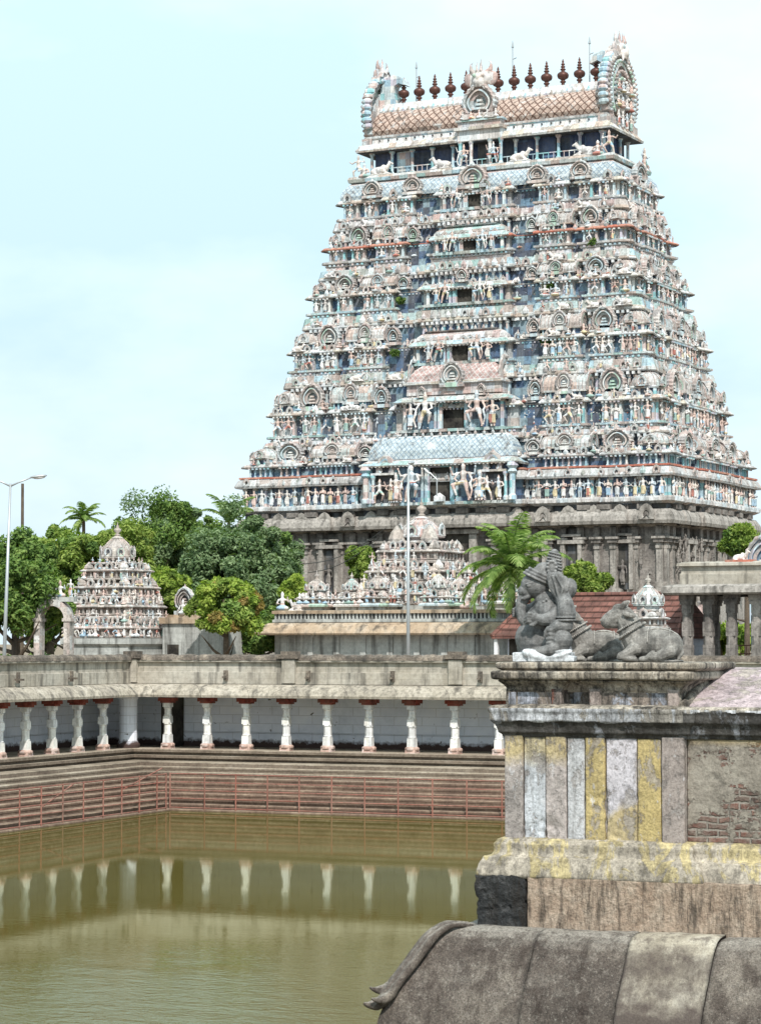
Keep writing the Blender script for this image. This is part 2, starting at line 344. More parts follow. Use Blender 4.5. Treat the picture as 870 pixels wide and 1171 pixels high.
M['p_fr']=plaster('frieze_plaster',(.24,.20,.17),(.40,.42,.48),.45,2,mould=.75)
M['p_red']=plaster('frieze_red_patch',(.27,.12,.09),(.36,.3,.27),.6,3,mould=.75)
M['p_corn']=plaster('cornice_plaster',(.40,.37,.33),(.62,.63,.66),.55,4,mould=.55)
M['p_black']=plaster('shaded_mouldy_underside',(.10,.095,.09),(.30,.31,.34),.36,5,mould=.9)
M['p1']=plaster('grey_yellow_strip',GB,(.52,.52,.54),.42,6,(YE,6.02),.12)
M['p2']=plaster('blue_white_strip',(.42,.39,.36),BW,.7,7,(YE,5.95),.1)
M['p3']=plaster('peeling_yellow_strip',(.36,.31,.29),(.62,.61,.60),.52,8,(YE,5.86),.12)
M['p4']=plaster('grey_white_strip',(.46,.41,.38),BW,.62,9,None,.1)
M['p7']=plaster('ochre_strip_worn',(.50,.48,.48),(.56,.42,.15),.60,22,None,.15)
M['p5']=plaster('ochre_strip',(.48,.46,.46),YE,.64,10,None,.12)
def mk_p6():
    t=NT('lavender_panel'); p=t.pos(); z=t.z()
    c=t.ramp(t.noise(3,6,.7),[(.3,(.46,.43,.45)),(.6,(.58,.56,.60))]); y=t.ramp(t.noise(4,6,.7),[(.3,(.48,.34,.09)),(.6,(.62,.46,.13))])
    x=t.n('SeparateXYZ',{0:p}).outputs['X']
    q=t.math('ADD',t.math('ADD',z,t.math('MULTIPLY',x,-.35)),t.math('MULTIPLY',t.noise(5,4,.6),.22)); M['_p6x']=None
    c=t.mix(t.mrange(q,PZ,PZ-.03),c,y); c=t.mix(1.,c,t.ramp(t.noise(40,5,.8),[(.3,.75),(.6,1.05)]),'MULTIPLY')
    return t.out(c,.9,t.bump(t.noise(16,6,.7),.35,.02))
M['p8']=plaster('grey_pilaster_plaster',(.38,.33,.30),(.48,.44,.41),.5,12,mould=.2)
M['p_base']=plaster('ochre_base_moulding',(.44,.39,.32),(.54,.45,.25),.46,13,mould=.35)
M['p_pinkroof']=plaster('pinkish_sloping_roof',(.44,.38,.34),(.54,.44,.45),.6,14,mould=.25,bumpk=1.5)
def mk_brick():
    t=NT('exposed_brick_wall'); p=t.pos(); sp=t.n('SeparateXYZ',{0:p}).outputs
    wob=t.math('MULTIPLY',t.noise(9,4,.6),.05)
    v=t.n('CombineXYZ',{0:t.math('ADD',sp['X'],sp['Y']),1:t.math('ADD',sp['Z'],wob),2:0.}).outputs[0]
    br=t.n('TexBrick',{'Vector':v,'Scale':1.,'Mortar Size':.014,'Mortar Smooth':.6,'Brick Width':.20,'Row Height':.062,'Color1':(.22,.105,.08,1),'Color2':(.10,.06,.05,1),'Mortar':(.27,.24,.21,1)})
    pl=t.ramp(t.noise(3,7,.72),[(.3,(.17,.15,.125)),(.5,(.28,.25,.21)),(.7,(.36,.33,.28))])
    q=t.math('SUBTRACT',t.noise(3.4,8,.72),t.math('MULTIPLY',t.mrange(sp['Z'],5.4,6.1),.10))
    mk=t.ramp(q,[(.47,0),(.50,1)])
    c=t.mix(t.math('MULTIPLY',mk,t.ramp(t.noise(12,5,.7),[(.35,.35),(.6,1)])),pl,br.outputs['Color']); yl=t.mrange(t.math('ADD',sp['Z'],t.math('MULTIPLY',t.noise(5),.1)),6.10,6.16)
    c=t.mix(t.math('MULTIPLY',yl,.4),c,(.42,.3,.10))
    c=t.mix(t.ramp(t.noise(2.4,7,.75),[(.55,0),(.68,.75)]),c,(.05,.045,.04))
    c=t.mix(1.,c,t.ramp(t.noise(45,5,.8),[(.3,.65),(.6,1.1)]),'MULTIPLY')
    h=t.math('SUBTRACT',t.math('ADD',t.noise(20,6,.7),t.math('MULTIPLY',t.math('MULTIPLY',br.outputs['Fac'],-1.2),mk)),t.math('MULTIPLY',mk,.6))
    return t.out(c,.93,t.bump(h,.7,.025))
M['p_brick']=mk_brick()
def mk_dado():
    t=NT('faded_limewash_strips'); p=t.pos(); z=t.z(); x0=FC.x; L=2.0
    X=t.n('SeparateXYZ',{0:p}).outputs['X']; warp=t.math('MULTIPLY',t.math('SUBTRACT',t.noise(6,6,.75),.5),.05)
    u=t.math('DIVIDE',t.math('SUBTRACT',t.math('ADD',X,warp),x0),L)
    e=[FX_(q)/L for q in (577,598,622.7,647,667.5,691,727,754.5)]
    cols=[(.37,.33,.31),(.52,.54,.57),(.43,.38,.36),(.50,.50,.51),(.48,.38,.18),(.54,.51,.54),(.48,.38,.18),(.35,.30,.275)]
    st=[(0,cols[0])]+[(max(0,a),c) for a,c in zip(e[1:],cols[1:])]
    c=t.ramp(u,st,'CONSTANT')
    ye=t.ramp(t.noise(4,6,.7),[(.3,(.38,.29,.13)),(.6,(.54,.43,.20))])
    # worn yellow: upper ends of the first three strips and the lower right of the wide panel
    n1=t.math('MULTIPLY',t.noise(5,7,.75),.30)
    left=t.ramp(u,[(0,1),(e[3],0)],'CONSTANT'); up=t.math('MULTIPLY',t.mrange(t.math('ADD',z,n1),5.99,6.13),left)
    c=t.mix(t.math('MULTIPLY',up,.75),c,ye)
    rt=t.ramp(u,[(0,0),(e[5],1),(e[7],0)],'CONSTANT'); lo=t.mrange(t.math('ADD',t.math('SUBTRACT',z,t.math('MULTIPLY',X,.45)),t.math('MULTIPLY',t.noise(4,7,.72),.35)),PZ2+.04,PZ2-.04)
    c=t.mix(t.math('MULTIPLY',t.math('MULTIPLY',lo,rt),.85),c,ye)
    # peeling down to grey render and pale scrapes
    pe=t.ramp(t.noise(4.2,9,.74,t.scale(p,1.3,1.3,.8),.25),[(.53,0),(.57,1)]); c=t.mix(t.math('MULTIPLY',pe,.75),c,t.ramp(t.noise(8,6,.7),[(.35,(.24,.21,.195)),(.65,(.40,.365,.34))]))
    pw=t.ramp(t.noise(6,9,.76,t.scale(p,1.5,1.5,.8),.3),[(.58,0),(.63,.7)]); c=t.mix(pw,c,(.58,.57,.58))
    c=t.mix(1.,c,t.ramp(t.noise(1.8,8,.78),[(.36,.66),(.5,1.),(.64,1.15)]),'MULTIPLY')
    c=t.mix(t.ramp(t.noise(1,6,.7,t.scale(p,10,10,1.)),[(.54,0),(.68,.5)]),c,(.10,.09,.08))
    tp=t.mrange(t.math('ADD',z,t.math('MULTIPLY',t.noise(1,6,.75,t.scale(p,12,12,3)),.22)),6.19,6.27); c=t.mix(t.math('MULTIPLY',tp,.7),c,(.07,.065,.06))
    c=t.mix(1.,c,t.ramp(t.noise(34,6,.85),[(.38,.6),(.56,1.08)]),'MULTIPLY')
    h=t.math('SUBTRACT',t.math('ADD',t.noise(16,7,.72),t.math('MULTIPLY',t.noise(60,4,.7),.4)),t.math('MULTIPLY',pe,.5))
    return t.out(c,.92,t.bump(h,.65,.025))
def FX_(px):
    tt=(px-435)/F; y=FC.y; return y*(tt*CS-SN)/(CS+tt*SN)-FC.x
PZ2=5.78-.45*(FC.x+1.45)
M['dado']=mk_dado()
def mk_rough(name,c1,c2,c3,st,sc1=6,ds=.05):
    t=NT(name); n=t.noise(sc1,8,.75); c=t.ramp(n,[(.3,c1),(.5,c2),(.68,c3)])
    s=t.noise(1,6,.7,t.scale(t.pos(),11,11,1.6)); c=t.mix(t.ramp(s,[(.47,0),(.62,.8)]),c,(.05,.042,.035))
    c=t.mix(t.ramp(t.noise(30,6,.8),[(.5,0),(.62,.5)]),c,(.04,.036,.03))
    return t.out(c,.92,t.bump(t.math('ADD',t.noise(26,7,.75),n),st,ds))
M['p_stone']=mk_rough('tan_dressed_stone',(.36,.25,.18),(.55,.42,.32),(.66,.54,.43),1.)
M['p_dkst']=mk_rough('broken_dark_stone',(.025,.027,.03),(.07,.073,.076),(.20,.20,.20),1.,7,.14)
def mk_kap():
    t=NT('old_curved_roof_stone'); p=t.pos(); n=t.noise(1.8,8,.72)
    c=t.ramp(n,[(.32,(.065,.053,.046)),(.5,(.14,.115,.098)),(.66,(.25,.215,.18))])
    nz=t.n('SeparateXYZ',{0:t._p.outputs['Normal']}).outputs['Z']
    c=t.mix(t.mrange(t.math('ADD',nz,t.math('MULTIPLY',t.noise(7,5,.7),.35)),.72,1.1),c,(.34,.31,.27))  # upward faces paled: the lit top is painted into the stone colour
    s=t.noise(1,6,.7,t.scale(p,12,12,1.4)); c=t.mix(t.ramp(s,[(.5,0),(.7,.55)]),c,(.045,.035,.03))
    wr=t.ramp(t.noise(9,8,.85),[(.53,0),(.64,.6)]); c=t.mix(wr,c,(.34,.30,.26)); c=t.mix(t.ramp(t.noise(34,5,.8),[(.58,0),(.66,.6)]),c,(.42,.39,.34)); c=t.mix(t.ramp(t.noise(1,7,.75,t.scale(p,5,5,.8)),[(.5,0),(.6,.6)]),c,(.05,.036,.03))
    c=t.mix(1.,c,t.ramp(t.noise(55,5,.85),[(.38,.5),(.6,1.3)]),'MULTIPLY')
    return t.out(c,.92,t.bump(t.math('ADD',t.noise(22,7,.75),t.math('MULTIPLY',t.noise(90,4,.7),.4)),.9,.035))
M['kap']=mk_kap()
def mk_kap2():
    t=NT('limewashed_roof_stone'); n=t.noise(2.,8,.72)
    c=t.ramp(n,[(.34,(.20,.17,.13)),(.5,(.38,.34,.27)),(.64,(.50,.46,.38))])
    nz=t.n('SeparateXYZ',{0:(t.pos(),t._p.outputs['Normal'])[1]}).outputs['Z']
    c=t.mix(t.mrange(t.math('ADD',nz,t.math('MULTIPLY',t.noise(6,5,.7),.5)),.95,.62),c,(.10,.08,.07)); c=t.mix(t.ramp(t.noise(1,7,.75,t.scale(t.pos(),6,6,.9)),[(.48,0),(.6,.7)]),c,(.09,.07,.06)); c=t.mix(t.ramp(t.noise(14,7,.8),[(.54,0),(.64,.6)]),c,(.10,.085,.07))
    c=t.mix(1.,c,t.ramp(t.noise(60,5,.8),[(.3,.65),(.6,1.15)]),'MULTIPLY')
    return t.out(c,.92,t.bump(t.noise(24,7,.75),.6,.025))
M['kap2']=mk_kap2()
M['grass']=leaf('grass_blades',(.07,.12,.02),(.16,.24,.05),(.28,.34,.1))
M['cable']=NT('black_cable').out((.05,.05,.05),.6)
M['pinkwall']=NT('pink_painted_wall').out((.62,.38,.38),.8)

# ---------------------------------------------------------------- shared carved pieces
def arch(mb,w,h,dep,n=26,beads=True,lo=False,mi=(0,1,2),tip=True,cx=0,cy=0,cz=0):
    """horseshoe gable (kudu) facing -y, foot at z=0; mats: rim, inner, dark"""
    Rr=w/2; zc=cz+h-Rr*(1.25 if tip else 1.)-.0; zc=max(zc,cz+Rr*.55)
    rings=[(1.,0),(1.,dep),(.9,dep*1.15),(.82,dep),(.80,dep*.7),(.70,dep*.7),(.68,dep*1.),(.60,dep*1.),(.58,dep*.65),(.40,dep*.6),(.37,dep*.2),(.0,dep*.2)]
    ms=[mi[0],mi[0],mi[0],mi[2],mi[0],mi[2],mi[1],mi[2],mi[0],mi[2],mi[2]]
    if lo: rings=[(1.,0),(1.,dep),(.74,dep),(.6,dep*.9),(.40,dep*.6),(.36,dep*.1),(.0,dep*.1)]; ms=[mi[0],mi[0],mi[1],mi[0],mi[2],mi[2]]
    b=len(mb.v); a0,a1=R(-48),R(228)
    for fr,d in rings:
        for i in range(n+1):
            a=a0+(a1-a0)*i/n; rr=Rr*fr*(1+.20*max(0,math.sin(a))**7-.05*abs(math.cos(a)))
            if beads and fr>.85: rr*=1+(.05 if i%2 else -.02)
            mb.v.append((cx+rr*math.cos(a),cy-d,max(cz,zc+rr*math.sin(a))))
    N=n+1
    for j in range(len(rings)-1):
        for i in range(n): mb.face([b+j*N+i,b+j*N+i+1,b+(j+1)*N+i+1,b+(j+1)*N+i],ms[j])
    # filled lower part and feet
    mb.box(cx-Rr*.72,cx+Rr*.72,cy-dep*.8,cy,cz,zc-Rr*.62 if zc-Rr*.62>cz+.03 else cz+.04,mi[1])
    mb.box(cx-Rr*.95,cx-Rr*.5,cy-dep*1.1,cy,cz,cz+h*.14,mi[0]); mb.box(cx+Rr*.5,cx+Rr*.95,cy-dep*1.1,cy,cz,cz+h*.14,mi[0])
    if not lo:
        for k in range(3): mb.box(cx-Rr*(.30-.08*k),cx+Rr*(.30-.08*k),cy-dep*.8,cy,zc-Rr*.40+k*Rr*.24,zc-Rr*.27+k*Rr*.24,mi[1])
    if tip:
        mb.lathe([(Rr*.26,zc+Rr*.93),(Rr*.30,zc+Rr*1.06),(Rr*.12,zc+Rr*1.22),(0.01,zc+Rr*1.48)],cx,cy-dep*.5,6,mi[0])
    return mb
def flame(mb,x,y,z,s,m=0):
    mb.lathe([(s*.32,z),(s*.38,z+s*.35),(s*.16,z+s*.75),(.01,z+s)],x,y,5,m)
SH=['dome_paint','arch_rim','arch_in','t_niche','t_wall','t_cream','t_pil']
def kuta(s=1.9,h=2.2):
    mb=MB(); k=s/2
    mb.box(-k*.82,k*.82,-k*.82,k*.82,0,h*.26,4)
    for x in (-.8,-.3,.3,.8):
        for y in (-.8,.8):
            mb.box(x*k-.07,x*k+.07,y*k-.1,y*k+.1,0,h*.26,6); mb.box(y*k-.1,y*k+.1,x*k-.07,x*k+.07,0,h*.259,6)
    mb.lathe([(k*1.32,h*.24),(k*1.38,h*.29),(k*1.2,h*.34)],0,0,4,5,PI/4)
    mb.lathe([(k*1.12,h*.32),(k*1.13,h*.45),(k*1.0,h*.60),(k*.78,h*.72),(k*.46,h*.82),(k*.2,h*.86)],0,0,16,0,PI/16)
    for i in range(16):
        a=2*PI*i/16; mb.tube([(k*rr*math.cos(a),k*rr*math.sin(a),h*z) for rr,z in ((1.15,.34),(1.14,.47),(1.0,.62),(.76,.74),(.4,.84))],.035,4,1)
    mb.lathe([(k*.24,h*.84),(k*.3,h*.88),(k*.1,h*.91),(k*.18,h*.95),(.01,h*1.04)],0,0,8,1)
    for q in range(4):
        a=MB(); arch(a,k*.95,h*.42,.1,14,lo=True,mi=(1,2,3)); mb.add(a,Matrix.Rotation(q*PI/2,4,'Z')@Matrix.Translation((0,-k*1.1,h*.32)))
    return mb
def sala(L=3.4,dp=1.3,h=1.9):
    mb=MB(); k=dp/2
    mb.box(-L/2+.12,L/2-.12,-k*.85,k*.85,0,h*.24,4)
    for i in range(int(L/.38)):
        x=-L/2+.2+i*.38; mb.box(x-.06,x+.06,-k*.98,k*.98,0,h*.24,6)
    mb.box(-L/2-.04,L/2+.04,-k*1.15,k*1.15,h*.24,h*.31,5)
    prof=[(-1.05,.31),(-1.1,.46),(-.98,.64),(-.7,.78),(-.3,.87),(0,.9),(.3,.87),(.7,.78),(.98,.64),(1.1,.46),(1.05,.31)]
    mb.extr([(y*k,z*h) for y,z in prof],(-L/2,0,0),(0,1,0),(0,0,1),(1,0,0),L,0)
    for i in range(int(L/.3)+1):
        x=-L/2+.1+i*.3; mb.tube([(x,y*k*1.04,z*h*1.01) for y,z in prof[:7]],.03,4,1)
    for sx in (-1,1):
        a=MB(); arch(a,dp*1.25,h*.78,.12,14,lo=True,mi=(1,2,3)); mb.add(a,Matrix.Translation((sx*L/2,0,h*.28))@Matrix.Rotation(sx*PI/2,4,'Z'))
    arch(mb,L*.40,h*.86,.22,24,mi=(1,2,3),cy=-k*1.02,cz=h*.16)
    for i in range(5): flame(mb,-L*.4+i*L*.2,0,h*.88,h*.2,1)
    return mb
def sculpt_figs():
    """carved stucco people and animals, unit height"""
    V=[]
    def person(arms,legs,skirt=True,crown=.13,name='f'):
        mb=MB()
        for (a,b,c) in legs: mb.chain([(*a,.058),(*b,.045),(*c,.03)],8); mb.ell((c[0],c[1]-.03,.018),(.028,.055,.02),nu=8,nv=5)
        mb.chain([(0,0,.5,.082),(0,0,.6,.06),(0,0,.70,.078),(0,0,.745,.07),(0,0,.80,.032)],10)
        mb.ell((0,0,.74),(.125,.05,.04),nu=10,nv=6); mb.ell((0,0,.5),(.1,.075,.07),nu=10,nv=6)
        if skirt: mb.lathe([(.075,.56),(.1,.45),(.095,.3),(.11,.12)],0,0,10,sq=.7)
        mb.ell((0,-.005,.855),(.048,.052,.06),nu=10,nv=8)
        if crown: mb.lathe([(.05,.89),(.062,.91),(.045,.95),(.02,.87+crown),(.005,.89+crown)],0,0,8)
        for ar in arms:
            mb.chain([(*ar[0],.032),(*ar[1],.027),(*ar[2],.022)],8); mb.ell(ar[2],(.03,.03,.035),nu=8,nv=5)
        me=sculpt(mb,.02,1); clear_mats(me,['fig_a','fig_b'])
        for p in me.polygons: p.material_index=1 if (.1<p.center.z<.54 and skirt) or (not skirt and .36<p.center.z<.53) else 0
        V.append(me)
    st=[((-.05,0,.48),(-.055,-.01,.27),(-.05,0,.04)),((.05,0,.48),(.055,-.01,.27),(.05,0,.04))]
    cp=[((-.05,0,.48),(-.09,-.03,.27),(-.03,0,.04)),((.05,0,.48),(.04,0,.27),(.06,0,.04))]
    SL,SR=(-.125,0,.74),(.125,0,.74)
    person([(SL,(-.16,-.02,.6),(-.04,-.1,.66)),(SR,(.16,-.02,.6),(.04,-.1,.66))],st)
    person([(SL,(-.2,0,.62),(-.15,-.08,.74)),(SR,(.16,.01,.6),(.17,-.03,.46))],cp)
    person([(SL,(-.21,0,.64),(-.24,-.05,.80)),(SR,(.2,0,.6),(.1,-.09,.55))],cp,True,.16)
    person([(SL,(-.17,0,.6),(-.17,-.04,.45)),(SR,(.21,0,.66),(.22,-.06,.82)),(SR,(.18,0,.58),(.1,-.09,.64))],st,False,.16)
    # club-bearing guardian, one knee raised
    person([(SL,(-.27,0,.68),(-.29,-.06,.88)),(SL,(-.2,-.04,.58),(-.1,-.13,.52)),(SR,(.27,0,.7),(.31,-.05,.9)),(SR,(.22,-.04,.56),(.2,-.1,.40)),((.2,-.1,.46),(.25,-.1,.25),(.2,-.1,.06))],
        [((-.05,0,.48),(-.2,-.16,.42),(-.13,-.1,.15)),((.05,0,.48),(.1,-.02,.26),(.14,0,.04))],False,.18)
    # dancer with bent knees
    person([(SL,(-.25,0,.7),(-.2,-.04,.88)),(SR,(.25,0,.66),(.33,-.05,.74))],[((-.05,0,.48),(-.19,-.08,.34),(-.08,0,.1)),((.05,0,.48),(.16,-.08,.30),(.18,0,.04))],False,.15)
    # seated figure (height .7)
    mb=MB(); mb.ell((0,0,.1),(.26,.2,.11),nu=12,nv=6); mb.chain([(0,0,.16,.11),(0,0,.3,.08),(0,0,.42,.1),(0,0,.5,.04)],8); mb.ell((0,0,.43),(.16,.07,.06),nu=10,nv=6); mb.ell((0,0,.57),(.065,.07,.08),nu=10,nv=6); mb.lathe([(.07,.61),(.07,.65),(.03,.72),(.005,.76)],0,0,8)
    mb.chain([(-.15,0,.43,.04),(-.22,-.03,.27,.035),(-.1,-.12,.27,.03)],8); mb.chain([(.15,0,.43,.04),(.24,-.03,.36,.035),(.22,-.08,.52,.03)],8)
    me=sculpt(mb,.026,1); clear_mats(me,['fig_a','fig_b'])
    for p in me.polygons: p.material_index=1 if p.center.z<.22 else 0
    V.append(me)
    # kneeling white bull
    mb=MB(); mb.ell((0,0,.28),(.42,.18,.2),nu=12,nv=8); mb.ell((-.2,0,.46),(.12,.1,.12)); mb.chain([(-.35,0,.35,.13),(-.48,0,.55,.09),(-.5,0,.66,.08),(-.66,0,.58,.055)],8)
    for s in (-1,1): mb.chain([(-.5,s*.06,.72,.025),(-.5,s*.1,.85,.012)],6); mb.chain([(-.3,s*.12,.15,.07),(-.5,s*.14,.06,.05)],8); mb.chain([(.28,s*.14,.18,.12),(.1,s*.18,.06,.05)],8)
    mb.box(-.6,.45,-.22,.22,0,.05); me=sculpt(mb,.03,1); clear_mats(me,['fig_w']); V.append(me)
    return V
FIG=sculpt_figs()
def face_mask(s=1.):
    """horned lion-face crest (kirtimukha), facing -y, ~2 wide at s=1"""
    mb=MB(); mb.ell((0,0,.75),(.55,.4,.5)); mb.ell((0,-.3,.55),(.38,.25,.25)); mb.ell((0,-.42,.78),(.12,.14,.2))
    for q in (-1,1):
        mb.ell((q*.26,-.36,.92),(.13,.1,.13)); mb.chain([(q*.35,0,1.1,.17),(q*.6,0,1.3,.13),(q*.62,0,1.6,.07),(q*.45,0,1.82,.02)],8)
        mb.ell((q*.72,0,.75),(.3,.12,.42),(0,q*.4,0)); mb.chain([(q*.25,-.3,.4,.12),(q*.35,-.35,.15,.06),(q*.5,-.3,0,.02)],8); mb.chain([(q*.12,-.3,1.2,.1),(q*.14,-.25,1.55,.05),(q*.1,-.2,1.75,.02)],6)
        mb.chain([(q*.12,-.42,.36,.045),(q*.12,-.42,.2,.03)],6)
    mb.chain([(0,0,1.2,.14),(0,0,1.6,.08),(0,0,1.95,.02)],6)
    me=sculpt(mb,.055,1); clear_mats(me,['fig_w','arch_in','t_pink'])
    for p in me.polygons:
        c=p.center; p.material_index=1 if (abs(abs(c.x)-.26)<.14 and c.y<-.34 and c.z>.8) else (2 if c.z>1.15 or abs(c.x)>.62 else 0)
    return me
FACE=face_mask()
# ---------------------------------------------------------------- the great gate tower
TD=177.4; TR=8.6
TLOC=Vector((TR*CS-TD*SN,TR*SN+TD*CS,3.0))
T=thing('temple_gate_tower','towering pyramid gateway crowded with painted stucco statues under a barrel roof of finials','temple tower',TLOC,R(-4))
def zl(py,b): return EYE+zrel(py,TD-b*math.cos(R(27)))-3.0
NX=.0
def outline(a,b,fb,sb,rec):
    def segs(L,bays):
        out=[];cur=1.
        half=[]
        for (f0,f1,off) in sorted(bays,key=lambda q:q[0]): half.append((f0,f1,off))
        pts=[] # from centre outward
        e=0.
        for f0,f1,off in half:
            if f0>e+1e-6: pts.append((e,f0,-rec))
            pts.append((f0,f1,off)); e=f1
        if e<1: pts.append((e,1.,-rec))
        full=[(-f1*L,-f0*L,o) for f0,f1,o in reversed(pts)]
        right=[(f0*L,f1*L,o) for f0,f1,o in pts]
        if abs(full[-1][2]-right[0][2])<1e-9: full[-1]=(full[-1][0],right[0][1],right[0][2]); right=right[1:]
        return full+right
    F_=segs(a,fb); S_=segs(b,sb); P=[]
    for x0,x1,o in F_: P+=[(x0,-(b+o)),(x1,-(b+o))]
    for x0,x1,o in S_: P+=[((a+o),x0),((a+o),x1)]
    for x0,x1,o in F_: P+=[(-x0,(b+o)),(-x1,(b+o))]
    for x0,x1,o in S_: P+=[(-(a+o),-x0),(-(a+o),-x1)]
    Q=[]
    for p in P:
        if not Q or math.hypot(p[0]-Q[-1][0],p[1]-Q[-1][1])>1e-4: Q.append(p)
    if math.hypot(Q[0][0]-Q[-1][0],Q[0][1]-Q[-1][1])<1e-4: Q.pop()
    return Q,F_,S_
STO=['t_wall','t_pil','t_mint','t_cream','t_pink','t_grey','t_white','t_red','t_dark','arch_rim','arch_in','sc_wh','t_black']
WALL,PIL,MINT,CRM,PNK,GRY,WHT,RED,DRK,RIM,INN,SCW,BLK=range(13)
figs=[] # (size, mesh, loc, rot, scale, mirror)
KUTA=kuta().mesh('miniature_dome_shrine',SH); SALA=sala().mesh('miniature_barrel_shrine',SH)
_a=MB(); arch(_a,1.7,1.9,.35,30,mi=(0,1,2)); PANJ=_a.mesh('horseshoe_arch',['arch_rim','arch_in','t_niche'])
def fig(kind,x,y,z,s,rz,w=None):
    figs.append((s*(1.6 if kind==4 else 1),FIG[kind],(x,y,z),rz+random.uniform(-.2,.2),s,random.choice((-1,1)) if w is None else w))
def lined(mb,segs_,side,a,b,fn,skip=0.):
    """run fn(along, off, place) over each straight piece of front or right side"""
    for x0,x1,o in segs_: fn(x0,x1,o)
def place(side,t,out_,a,b):
    return ((t,-(b+out_),0.) if side=='F' else (a+out_,t,PI/2))
def pils(mb,segs_,side,a,b,z0,z1,sp,w=.17,pr=.14,skip=0,m=PIL):
    for x0,x1,o in segs_:
        if max(abs(x0),abs(x1))<=skip+1e-6: continue
        n=max(1,round((x1-x0-.2)/sp)); 
        for i in range(n+1):
            t=x0+.12+(x1-x0-.24)*i/n
            if abs(t)<skip: continue
            def bx(hw,p,za,zb,mm):
                if side=='F': mb.box(t-hw,t+hw,-(b+o+p),-(b+o)+.02,za,zb,mm)
                else: mb.box(a+o-.02,a+o+p,t-hw,t+hw,za,zb,mm)
            h=z1-z0; bx(w/2,pr,z0+h*.1,z1-h*.16,m); bx(w*.8,pr*1.25,z1-h*.16,z1,CRM if m==PIL else m); bx(w*.75,pr*1.25,z0,z0+h*.1,m)
def rowboxes(mb,poly,off,z0,z1,sp,w,d,m,front=True):
    """dentils or beads following the front and right outline"""
    n=len(poly)
    for i in range(n):
        p,q=poly[i],poly[(i+1)%n]; dx,dy=q[0]-p[0],q[1]-p[1]; L=math.hypot(dx,dy)
        if L<.25: continue
        nx,ny=dy/L,-dx/L
        if not (ny<-.5 or nx>.5): continue
        k=max(1,int(L/sp))
        for j in range(k):
            t=(j+.5)/k; x=p[0]+dx*t+nx*off; y=p[1]+dy*t+ny*off
            if abs(nx)<.5: mb.box(x-w/2,x+w/2,y-d/2,y+d/2,z0,z1,m)
            else: mb.box(x-d/2,x+d/2,y-w/2,y+w/2,z0,z1,m)
def rowflames(mb,poly,off,z,s,sp,ms):
    n=len(poly)
    for i in range(n):
        p,q=poly[i],poly[(i+1)%n]; dx,dy=q[0]-p[0],q[1]-p[1]; L=math.hypot(dx,dy)
        if L<.3: continue
        nx,ny=dy/L,-dx/L
        if not (ny<-.5 or nx>.5): continue
        k=max(1,int(L/sp))
        for j in range(k):
            t=(j+random.uniform(.3,.7))/k; x=p[0]+dx*t+nx*off; y=p[1]+dy*t+ny*off
            if random.random()<.55: flame(mb,x,y,z,s*random.uniform(.7,1.2),random.choice(ms))
            else: 
                aa=MB(); arch(aa,s*1.15,s*1.0,.1,8,beads=False,lo=True,mi=(RIM,INN,DRK),tip=random.random()<.6)
                mb.add(aa,Matrix.Translation((x,y,z))@Matrix.Rotation(0 if abs(nx)<.5 else PI/2,4,'Z'))
def rowfigs(poly,off,z,s,sp):
    n=len(poly)
    for i in range(n):
        p,q=poly[i],poly[(i+1)%n]; dx,dy=q[0]-p[0],q[1]-p[1]; L=math.hypot(dx,dy)
        if L<.5: continue
        nx,ny=dy/L,-dx/L
        if not (ny<-.5 or nx>.5): continue
        k=max(1,int(L/sp))
        for j in range(k):
            t=(j+random.uniform(.2,.8))/k; x=p[0]+dx*t+nx*off; y=p[1]+dy*t+ny*off
            if ny<-.5 and abs(x)<4.2: continue
            kd=random.choice((6,6,1,2,5,7)); fig(kd,x,y,z,s*random.uniform(.8,1.15)*(1.15 if kd in(6,7) else 1.),0 if ny<-.5 else PI/2)
# tier: a, b, py levels [floor, wall top, eave top, dentil bottom, lip bottom, lip top, band top], palette
TI=[dict(a=15.9,b=8.5,l=(527,527,523.5,505,503,500,496),cen=.36),
    dict(a=14.7,b=7.0,l=(491,466.5,462,436,434,429.5,420),cen=.32),
    dict(a=13.5,b=6.1,l=(414,394,390,368,365.5,361,352),cen=.28),
    dict(a=12.4,b=5.3,l=(347,329.5,325.5,311,308.5,305,297),cen=.27),
    dict(a=11.5,b=4.5,l=(288,274,271,254,251.5,248,241),cen=.26),
    dict(a=10.7,b=3.75,l=(238,221,217,217,217,217,217),cen=.26)]
FB=lambda c:[(0,c,.25),(.46,.66,.2),(.74,.84,.05),(.88,1.,.08)]
SB=[(0,.34,.2),(.44,.62,.0),(.76,1.,0.)]
lipm=[CRM,CRM,CRM,CRM,CRM,CRM]; bandm=[PNK,MINT,MINT,MINT,PNK,PNK]; eavem=[GRY,CRM,CRM,CRM,RED,CRM]; ledm=[WHT,MINT,MINT,MINT,GRY,GRY]
Zt=[]
